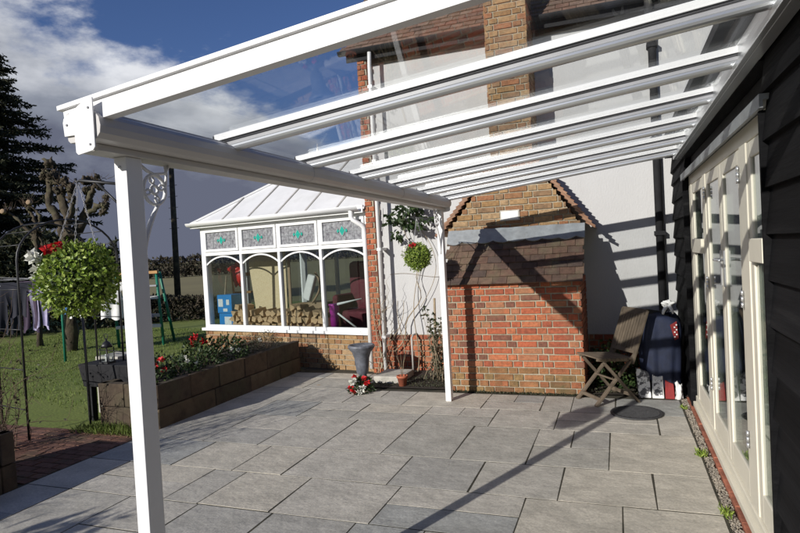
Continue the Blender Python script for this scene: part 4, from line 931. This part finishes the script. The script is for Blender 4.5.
# covered barbecue + bags
t = empty('covered_barbecue', (.37, 6.95, 0), 'garden appliance under a navy blue cover beside the barn corner', 'covered barbecue')
g = MB(); vs = []; fs = []; K = 64; rows_ = [(0.86, .55), (.845, .85), (.80, 1.0), (.70, 1.03), (.58, 1.04), (.46, 1.05), (.34, 1.05), (.25, 1.04)]
for r_i, (z, s_) in enumerate(rows_):
    for k in range(K):
        a = 2*math.pi*k/K; ca, sa = math.cos(a), math.sin(a); q = (abs(ca)**4+abs(sa)**4)**-.25
        fold = 1+(.055*math.sin(a*9+r_i*.12)+.04*math.sin(a*17+r_i*.4))*max(0, (r_i-1)/6)+.03*noise.noise(Vector((ca*2, sa*2, z*5)))
        zz = z
        if r_i >= 4: zz = z-(r_i-3)*.045*(.5+.5*math.cos(a+.9))*1.6+(r_i-3)*.03
        if r_i < 3: zz = z-.02*ca+.02*math.sin(a*3)
        vs.append((.375+.215*q*ca*s_*fold*(1 if r_i < 4 else 1-.04*(r_i-3)), 6.95+.24*q*sa*s_*fold, zz))
for i in range(len(rows_)-1):
    for k in range(K): fs.append((i*K+k, i*K+(k+1) % K, (i+1)*K+(k+1) % K, (i+1)*K+k))
fs.append(tuple(range(K)))
g.add(vs, fs, True); g.build('cover', 'navy', t)
g = MB()
for (x, y) in ((.25, 6.82), (.50, 6.82), (.25, 7.08), (.50, 7.08)): g.tube([(x, y, .0), (x, y, .5)], .015, 8)
g.build('leg', 'blackmetal', t)
g = MB(); g.prism([(.47, 6.70, .76), (.535, 6.705, .80), (.55, 6.71, .62), (.51, 6.70, .60)], (0, -.01, 0)); pr = g.build('folded_cloth', 'redcloth', None, bevel=.003); recentre(pr, (.5, 6.7, .7)); tag(pr, 'small red patterned cloth hung on the right of the navy cover', 'cloth')
g = MB()
for i in range(6): xx = .505+.018*(i % 2); zz = .63+.025*i; g.prism([(xx, 6.688, zz), (xx+.014, 6.688, zz), (xx+.014, 6.688, zz+.014), (xx, 6.688, zz+.014)], (0, .002, 0))
g.build('white_pattern', 'whitecloth', pr)
g = MB(); g.ball((.46, 6.80, .97), .05, 8, .6, (1, .5, .8)); g.tube([(.46, 6.78, .96), (.42, 6.76, .90), (.41, 6.75, .865)], [.02, .018, .012], 7)
g.tube([(.47, 6.78, .96), (.50, 6.76, .91), (.51, 6.75, .87)], [.02, .016, .010], 7); g.tube([(.46, 6.78, .96), (.40, 6.76, .985)], [.02, .010], 7); g.tube([(.48, 6.78, .97), (.53, 6.76, .99)], [.02, .01], 7)
o = g.build('work_glove', 'whitecloth'); recentre(o, (.46, 6.8, .9)); tag(o, 'crumpled white glove resting on top of the navy cover', 'glove')
# bags under the cover
thing('paper_bundle', 'stack of black and white printed papers leaning under the navy cover', 'papers', 'print', lambda g: g.prism([(.14, 6.66, .0), (.26, 6.66, .0), (.25, 6.72, .26), (.12, 6.72, .30)], (0, .04, 0)), (.2, 6.7, 0), bevel=.003)
thing('printed_bag', 'white printed carrier bag standing between papers and red bag', 'bag', 'whitecloth', lambda g: g.prism([(.27, 6.64, .0), (.385, 6.64, .0), (.38, 6.69, .23), (.33, 6.69, .215), (.28, 6.69, .25)], (0, .08, 0)), (.33, 6.68, 0), bevel=.008)
g = MB(); g.prism([(.285, 6.640, .03), (.37, 6.640, .03), (.37, 6.676, .19), (.29, 6.676, .19)], (0, -.002, 0)); x_ = bpy.data.objects['printed_bag']; g.build('printed_panel', 'print', x_)
thing('red_bag', 'red carrier bag standing on the ground below the navy cover', 'bag', 'redcloth', lambda g: g.prism([(.395, 6.63, .0), (.485, 6.63, .0), (.48, 6.67, .15), (.44, 6.67, .165), (.40, 6.67, .19)], (0, .08, 0)), (.44, 6.66, 0), bevel=.008)
thing('white_bag', 'small crumpled white bag at the foot of the barn corner', 'bag', 'whitecloth', lambda g: g.ball((.525, 6.66, .06), .075, 8, .8, (.5, .5, 1.4)), (.53, 6.66, 0))

# ================================================================== GARDEN ARCH, TROUGH, LANTERN
t = empty('garden_arch', (-5.45, 4.45, 0), 'black metal garden arch with hooped top over the brick path', 'garden arch')
ax = Vector((-5.36, 5.22, 0)); bx_ = Vector((-5.56, 4.17, 0)); dpt_ = Vector((-.50, .10, 0))
for off in (Vector(), dpt_):
    g = MB(); a, b = ax+off, bx_+off; mid = (a+b)/2; hw = (a-b)/2; pts = [a]
    for i in range(17): an = math.pi*i/16; pts.append(mid+hw*math.cos(an)+Vector((0, 0, 1.78+.42*math.sin(an))))
    pts.append(b); g.tube(pts, .011, 8); g.build('hoop', 'blackmetal', t)
g = MB()
for (p) in (ax, bx_):
    for z in (.3, .7, 1.1, 1.5): g = MB(); g.tube([p+Vector((0, 0, z)), p+dpt_+Vector((0, 0, z))], .006, 6); g.build('cross_bar', 'blackmetal', t)
mid = (ax+bx_)/2; hw = (ax-bx_)/2
for i in range(1, 8): g = MB(); an = math.pi*i/8; p = mid+hw*math.cos(an)+Vector((0, 0, 1.78+.42*math.sin(an))); g.tube([p, p+dpt_], .006, 6); g.build('cross_bar', 'blackmetal', t)
t = empty('rose_climber', (-4.95, 3.0, .4), 'tangled bare rose climbing from the left planter over the arch', 'climbing plant')
g = MB(); gl_ = MB()
for q in range(95):
    b = Vector((rnd.uniform(-5.25, -4.62), rnd.uniform(2.1, 3.15), .41)); dirn = Vector((rnd.gauss(-.10, .2), rnd.gauss(.15, .22), 1)); pts = [b]; n = rnd.randint(7, 12)
    if q > 55: b = Vector((-5.6+rnd.gauss(0, .1), 3.9+rnd.gauss(0, .1), .0)); pts = [b]; dirn = Vector((rnd.gauss(.0, .12), rnd.gauss(0, .12), 1))
    for i in range(n):
        dirn = (dirn+rv(.22)+Vector((0, 0, .05))).normalized(); pts.append(pts[-1]+dirn*.105)
    g.tube(pts, [.005*(1-.8*i/n) for i in range(n+1)], 4, cap=False)
    for _ in range(3):
        i = rnd.randint(2, n-1); p = pts[i]; pp = [p]; dd = (dirn+rv(.8)).normalized()
        for k in range(4): dd = (dd+rv(.3)).normalized(); pp.append(pp[-1]+dd*.06)
        g.tube(pp, [.0025, .002, .002, .0015, .001], 3, cap=False)
    for _ in range(5): gl_.leaf(pts[rnd.randint(1, n)], rv(), rv(), .04, .025)
g.build('cane', 'twig', t); gl_.build('leaves', 'heather', t)
t = empty('wooden_trough', (-5.35, 5.1, 0), 'dark wooden trough on legs behind the near post', 'trough')
g = MB(); g.prism([(-5.72, 4.98, .34), (-5.0, 4.98, .34), (-4.96, 4.95, .60), (-5.76, 4.95, .60)], (0, .34, 0)); g.build('box', 'dark', t, bevel=.01)
for (x, y) in ((-5.66, 5.03), (-5.06, 5.03), (-5.66, 5.26), (-5.06, 5.26)): g = MB(); g.box(x-.035, x+.035, y-.035, y+.035, -.05, .34); g.build('leg', 'dark', t)
g = MB(); g.box(-5.9, -5.55, 5.32, 5.65, -.06, .62); o = g.build('stone_pillar', 'stone', bevel=.01); recentre(o, (-5.7, 5.5, 0)); tag(o, 'short pale stone pillar behind the wooden trough', 'pillar')
lc = Vector((-5.42, 5.05, .60)); t = empty('garden_lantern', lc, 'small dark metal lantern standing on the wooden trough', 'lantern')
g = MB(); g.box(lc.x-.06, lc.x+.06, lc.y-.06, lc.y+.06, .60, .62); g.lathe(lc+Vector((0, 0, .18)), [(.085, 0), (.05, .05), (.015, .07), (.012, .10)], 4)
for sx in (-1, 1):
    for sy2 in (-1, 1): g.tube([lc+Vector((sx*.05, sy2*.05, .02)), lc+Vector((sx*.05, sy2*.05, .18))], .006, 6)
ring = [lc+Vector((.03*math.cos(i), 0, .30+.03*math.sin(i))) for i in [k*.5236 for k in range(13)]]; g.tube(ring, .004, 5, cap=False); g.build('frame', 'blackmetal', t)
g = MB(); g.box(lc.x-.045, lc.x+.045, lc.y-.045, lc.y+.045, .625, .775); g.build('glass', 'consglass', t)
g = MB(); g.lathe(lc+Vector((0, 0, .021)), [(.022, 0), (.022, .08)], 12); g.build('candle', 'whitecloth', t)
g = MB()
for _ in range(700):
    x = rnd.uniform(-5.4, -4.6); y = rnd.uniform(4.5, 4.76); g.leaf((x, y, -.03), (rnd.gauss(0, .5), rnd.gauss(0, .5), 1), rv(), rnd.uniform(.05, .12), .008)
tag(g.build('rough_grass', 'grass'), 'tufts of rough grass along the foot of the raised planter', 'grass', kind='stuff')

# ================================================================== WASHING LINE
LY = lambda x: 9.2+(x+9.5)*.22
def onray(u, v, D): 
    d = f2+r3*(u-400)/592.-u3*(v-266.5)/592.
    return Vector((0, 0, CH))+d*D
t = empty('rotary_airer', Vector((-9.75, 8.13, -.05)), 'green metal rotary washing airer standing on the lawn', 'clothes airer')
c0 = Vector((-9.75, 8.13, -.05)); topz = 1.55
g = MB(); g.tube([c0, c0+Vector((0, 0, 1.75))], .024, 10); g.build('pole', 'greenpaint', t)
arms = []; g = MB()
for q in range(4):
    a = q*math.pi/2+.55; e2 = c0+Vector((1.35*math.cos(a), 1.35*math.sin(a), 1.62)); arms.append(e2); g.tube([c0+Vector((0, 0, 1.1)), e2], .012, 8); 
g.build('arm', 'alu', t)
g = MB(); cen = c0+Vector((0, 0, 1.58))
lines = []
for f_ in (.45, .7, .95):
    for q in range(4): a, b = cen.lerp(arms[q], f_), cen.lerp(arms[(q+1) % 4], f_); g.tube([a, (a+b)/2-Vector((0, 0, .03)), b], .003, 4); lines.append((a, b))
g.build('line', 'alugrey', t)
def garment(name, label, kind, p, d, w, h, m):
    p = Vector(p); d = Vector(d).normalized(); nrm = d.cross(Vector((0, 0, 1))); g = MB(); K, H_ = 14, 12; vs = []; fs = []
    sd_ = rnd.random()*10
    for side in (1, -1):
        for i in range(H_+1):
            for k in range(K+1):
                s_ = k/K-.5; tz = i/H_
                ww = w*(1+.08*math.sin(tz*5+sd_)-.25*tz*(.5 if kind == 'shirt' else 0))
                if kind == 'shirt' and tz < .25: ww = w*1.5
                if kind == 'legs' and tz > .35: s2 = s_+(.10 if s_ > 0 else -.10)*(tz-.35)
                else: s2 = s_
                vs.append(p+d*(s2*ww)+Vector((0, 0, -h*tz+.05*h*math.sin(s_*7+sd_)*tz))+nrm*(side*.012+.035*math.sin(s_*11+tz*2+sd_)*tz+.02*math.sin(tz*6)))
    m0 = (H_+1)*(K+1)
    for sgn, o_ in ((1, 0), (-1, m0)):
        for i in range(H_):
            for k in range(K):
                if kind == 'legs' and i/H_ > .35 and k == K//2: continue
                a = o_+i*(K+1)+k; q = (a, a+1, a+K+2, a+K+1); fs.append(q if sgn > 0 else q[::-1])
    g.add(vs, fs, True); o = g.build(name, m); recentre(o, p); tag(o, label, name.replace('_', ' '), 'washing hung on the airer'); return o
gar = [('trousers', 'plum trousers hanging nearest the arch post on the airer', 'legs', 28, .30, .95, 'plum'), ('trousers', 'dark denim trousers hung at the far left of the airer', 'legs', 6, .32, 1.0, 'denim'),
       ('shirt', 'dark shirt hanging between two pairs of trousers', 'shirt', 16, .34, .62, 'denim'), ('trousers', 'pale lilac trousers hanging left of the topiary ball', 'legs', 38, .30, .90, 'lilac'),
       ('shirt', 'dark jumper hanging just left below the topiary ball', 'shirt', 50, .34, .66, 'plum'), ('towel', 'blue towel hanging below the topiary ball', 'flat', 62, .20, .62, 'bluecloth'),
       ('shirt', 'white shirt hanging below the topiary ball', 'shirt', 74, .36, .70, 'whitecloth'), ('towel', 'pale lilac towel hanging next to the near post', 'flat', 96, .42, .55, 'lilac'),
       ('shirt', 'white blouse hanging partly behind the near post', 'shirt', 110, .40, .66, 'whitecloth'), ('shirt', 'black shirt hanging at the back of the airer behind the ball', 'shirt', 86, .36, .70, 'denim')]
for i, (nm, lb, kd, u, w, h, m) in enumerate(gar):
    D = 11.3+.5*math.sin(i*2.1); p = onray(u, 281+2*math.sin(i), D); garment(nm, lb, kd, p, right+Vector((0, .3*math.sin(i), 0)), w, h, m)
g = MB(); a = onray(-60, 276, 11.3); b = onray(130, 279, 11.7); g.tube([a, (a+b)/2-Vector((0, 0, .02)), b], .003, 4); o = g.build('washing_line', 'alugrey'); recentre(o, a); tag(o, 'thin washing line carrying the row of clothes', 'washing line')
g = MB(); pb = Vector((-5.33, 4.70, 0)); g.tube([(pb.x, pb.y, -.06), (pb.x-.02, pb.y, 1.45)], .013, 8); o = g.build('garden_stake', 'blackmetal'); recentre(o, (pb.x, pb.y, -.05)); tag(o, 'thin dark upright stake in the ground under the topiary ball', 'pole')

# green garden frame
D = 12.6; P0 = onray(164, 345, D); P0.z = -.06; P1 = onray(156, 272, D)
t = empty('climbing_frame', P0, 'green framed garden stand with pale rungs and orange top rail', 'garden frame')
lx = -.95
for off, dp in ((0, 0), (0, .5), (lx, 0), (lx, .5)): g = MB(); g.tube([P0+right*off+fwd*dp*1.2, P1+right*off+fwd*dp*.35], .03, 8); g.build('leg', 'greenpaint', t)
g = MB(); g.bar(P1+right*lx, P1+right*.04, .10, .06); g.build('top_rail', 'orangewood', t)
for zf in (.28, .42, .66, .82): g = MB(); a = P0.lerp(P1, zf)-fwd*.02; g.bar(a+right*lx, a, .10, .06 if zf < .7 else .03); g.build('rung', 'whitecloth' if zf in (.28, .66) else 'alugrey', t)
g = MB(); pa = P0.lerp(P1, .66)-fwd*.09
g.prism([pa+right*-.60, pa+right*-.25, pa+right*-.10-up*.42, pa+right*-.36-up*.34], fwd*-.02); o = g.build('hung_cloth', 'lilac', None, bevel=.003); recentre(o, pa); tag(o, 'pale lilac cloth thrown over the rungs of the green frame', 'cloth')

# telegraph pole
D = 26; a = onray(178, 300, D); a.z = -.1; b = onray(171.5, 172, D); 
t = empty('telegraph_pole', a, 'dark wooden telegraph pole standing beyond the hedge', 'telegraph pole')
b.z += .25; g = MB(); g.tube([a, b], [.14, .11], 10); g.build('pole', 'bark', t)
g = MB()
for z in (.55, .62, .70, .78, .86): p = a.lerp(b, z); g.tube([p+Vector((-.25, 0, 0)), p+Vector((.25, 0, 0))], .012, 5)
g.build('step_iron', 'blackmetal', t)

# ================================================================== HEDGES AND TREES
def hedge(name, label, pts, h, th, n, ls, m='hedge', cat='hedge', seed=0):
    g = MB(); rr_ = random.Random(seed); pts = [Vector(p) for p in pts]; tot = sum((pts[i+1]-pts[i]).length for i in range(len(pts)-1))
    for i in range(len(pts)-1):
        a, b = pts[i], pts[i+1]; k = int(n*(b-a).length/tot)
        for _ in range(k):
            t_ = rr_.random(); p = a.lerp(b, t_); hh = h*(1+.22*noise.noise(p*.5)+.12*noise.noise(p*2.1)); z = hh*rr_.random()**.7
            nrm = (b-a).cross(Vector((0, 0, 1))).normalized(); q = p+nrm*rr_.gauss(0, th*.35)*(1.1-.5*z/h)+Vector((0, 0, z))
            d = Vector((rr_.gauss(0, .6), rr_.gauss(0, .6), rr_.gauss(.4, .6))); g.leaf(q, d, Vector((rr_.gauss(0, 1), rr_.gauss(0, 1), rr_.gauss(0, 1))), ls*rr_.uniform(.6, 1.6), ls*.6*rr_.uniform(.5, 1.3))
    o = g.build(name, m); recentre(o, pts[0]); tag(o, label, cat); return o
def gz(u, D, z=-.1): p = onray(u, 266, D); p.z = z; return p
hedge('hedge', 'dark brown leafless hedge behind the telegraph pole', [gz(112, 17.8), gz(215, 18.5)], .72, 1.0, 9000, .09, seed=1)
hedge('hedge', 'tall dark evergreen hedge filling the left background', [gz(-200, 15.5), gz(-60, 15.5), gz(118, 17.5)], 2.55, 1.2, 24000, .14, 'needle', seed=2)
hedge('distant_tree_line', 'low brown tree line along the far field', [gz(90, 75), gz(260, 85)], 1.3, 2.5, 7000, .35, seed=3)
hedge('far_woodland', 'bare brown far wood on the horizon right of the pole', [gz(-300, 150, 0), gz(150, 170, 0), gz(420, 180, 0)], 3.4, 8, 9000, 1.0, seed=4)

def conifer(base, H, Rm, seed, label, nb=95):
    rr_ = random.Random(seed); base = Vector(base); t = empty('conifer_tree', base, label, 'tree')
    g = MB(); g.tube([base, base+Vector((.1, 0, H*.5)), base+Vector((0, 0, H))], [.32, .2, .03], 8); g.build('trunk', 'bark', t)
    g = MB(); gw = MB()
    for i in range(nb):
        z = H*(.08+.90*(i/nb)**.92); a = i*2.4+rr_.uniform(-.3, .3); L_ = Rm*(1.02-(z/H)**1.5)*rr_.uniform(.62, 1.12)+.25
        p = base+Vector((0, 0, z)); d = Vector((math.cos(a), math.sin(a), rr_.uniform(.0, .30))); pts = [p]; n = 9
        for k in range(n): d2 = Vector((d.x, d.y, d.z-.35*(k/n)+.55*max(0, k/n-.55))); pts.append(pts[-1]+d2*(L_/n))
        gw.tube(pts, [.04*(1-k/(n+1))+.006 for k in range(n+1)], 4, cap=False)
        m = int(L_*13)
        for k in range(m):
            t_ = .12+.88*(k+rr_.random())/m; idx = min(int(t_*n), n-1); q = pts[idx].lerp(pts[idx+1], t_*n-idx); sgn = 1 if k % 2 else -1
            sd2 = Vector((-d.y, d.x, 0))*sgn; tl = (.30+.42*(1-t_))*rr_.uniform(.6, 1.1); td = (sd2*rr_.uniform(.5, 1)+Vector((d.x, d.y, 0))*.8+Vector((0, 0, rr_.uniform(-.40, .15)))).normalized()
            for s_ in range(5):
                r0 = q+td*tl*(s_/5.); g.leaf(r0, td+Vector((rr_.gauss(0, .35), rr_.gauss(0, .35), rr_.gauss(0, .3))), Vector((rr_.gauss(0, 1), rr_.gauss(0, 1), rr_.gauss(0, 1))), tl*.36, .075)
                g.leaf(r0, td*.5+Vector((rr_.gauss(0, .6), rr_.gauss(0, .6), rr_.gauss(-.2, .4))), Vector((rr_.gauss(0, 1), rr_.gauss(0, 1), rr_.gauss(0, 1))), .17, .06)
    gw.build('branch', 'bark', t); g.build('crown', 'needle', t)
conifer(gz(-12, 22), 11.0, 3.9, 5, 'tall dark spruce with layered branches at the left edge', 260)
conifer(gz(-95, 19), 9.0, 2.8, 9, 'second dark spruce partly beyond the left edge', 70)

def pollard(base, lims, label, seed):
    rr_ = random.Random(seed); t = empty('pollarded_tree', base, label, 'tree')
    g = MB(); gc = MB(); gt = MB(); 
    for pts, r0, r1 in lims:
        n = len(pts); P_ = []
        for i in range(n-1):
            for k in range(6): s_ = k/6; P_.append(pts[i].lerp(pts[i+1], s_)+Vector((rr_.gauss(0, .018), rr_.gauss(0, .018), 0)))
        P_.append(pts[-1]); m = len(P_); rs = [(r0+(r1-r0)*i/(m-1))*.56*(1+.18*rr_.gauss(0, 1)) for i in range(m)]
        g.tube(P_, rs, 10, noise_=.9)
        e2 = pts[-1]
        for k in range(8): g.ball(e2+Vector((rr_.gauss(0, r1*.6), rr_.gauss(0, r1*.6), rr_.gauss(0, r1*.9))), r1*rr_.uniform(.35, .78), 9, 1.5)
        for k in range(10): 
            q = e2+Vector((rr_.gauss(0, r1), rr_.gauss(0, r1), r1*.6)); dd = Vector((rr_.gauss(0, .5), rr_.gauss(0, .5), rr_.uniform(.3, 1))); gt.tube([q, q+dd*.09, q+dd*.19+Vector((0, 0, .04))], [.006, .004, .002], 4)
        gt.build('shoots', 'twig', t); gt = MB()
    g.build('trunk', 'bark', t); return t
D = 12.5
def o_(u, v, d=0): return onray(u, v, D+d)
b1 = gz(66, D, -.1); b1.z = -.1
pollard(b1, [([b1, o_(68, 285), o_(70, 250)], .20, .17), ([o_(70, 255), o_(62, 225), o_(50, 205), o_(50, 176)], .15, .12), ([o_(70, 250), o_(68, 220), o_(62, 196), o_(60, 186)], .12, .11), ([o_(70, 252, .2), o_(80, 225, .2), o_(90, 200, .2), o_(88, 188, .2)], .14, .12), ([o_(88, 214, .1), o_(97, 206), o_(104, 206)], .09, .10), ([o_(86, 205, .1), o_(93, 188), o_(98, 182)], .09, .09), ([o_(66, 232), o_(73, 205), o_(71, 190)], .08, .09)], 'gnarled pollarded tree with knobbly stumps left of the near post', 3)
b2 = gz(34, D+1, -.1); D2 = D
pollard(b2, [([b2, o_(38, 270, 1), o_(36, 235, 1)], .12, .09), ([o_(36, 240, 1), o_(20, 222, 1), o_(8, 212, 1)], .06, .05), ([o_(36, 235, 1), o_(40, 215, 1), o_(30, 205, 1)], .06, .05), ([o_(44, 250, 1), o_(36, 222, 1), o_(28, 207, 1)], .05, .045)], 'slimmer pollarded tree with pale sawn ends left of the gnarled one', 4)
for (u, v) in ((28, 205), (3, 212)):
    pass
tp = bpy.data.objects['pollarded_tree.001']
for (u, v) in ((29, 203), (3, 212)):
    g = MB(); c = o_(u, v, .9); g.tube([c+fwd*.05, c-fwd*.04+up*.02], .06, 10); g.build('sawn_end', 'cutwood', tp, bevel=.02)

# bare shrub behind-left of the viewpoint, its branches shade the paving
t = empty('bare_shrub', (-6.3, .6, 0), 'bare twiggy shrub growing on the left of the patio', 'shrub')
g = MB()
def twigs(p, d, r, ln, lev):
    pts = [p]; n = 5
    for i in range(n): d = (d+rv(.16)+Vector((0, 0, .03))).normalized(); pts.append(pts[-1]+d*ln/n)
    g.tube(pts, [r*(1-.5*i/n) for i in range(n+1)], 4, cap=False)
    if lev:
        for i in range(4 if lev > 1 else 5): twigs(pts[rnd.randint(2, n)], (d+rv(.5)).normalized(), r*.5, ln*.62, lev-1)
for q in range(9): twigs(Vector((-6.3+rnd.gauss(0, .5), .6+rnd.gauss(0, .6), -.05)), Vector((rnd.gauss(0, .3), rnd.gauss(0, .3), 1)), .02, .9, 3)
g.build('branch', 'twig', t)
hedge('evergreen_hedge', 'dense evergreen hedge along the near left side of the garden', [(-8.2, -6.6, 0), (-5.2, -3.4, 0), (-4.7, -.2, 0)], 1.45, .55, 9000, .10, 'darkleaf', seed=8)
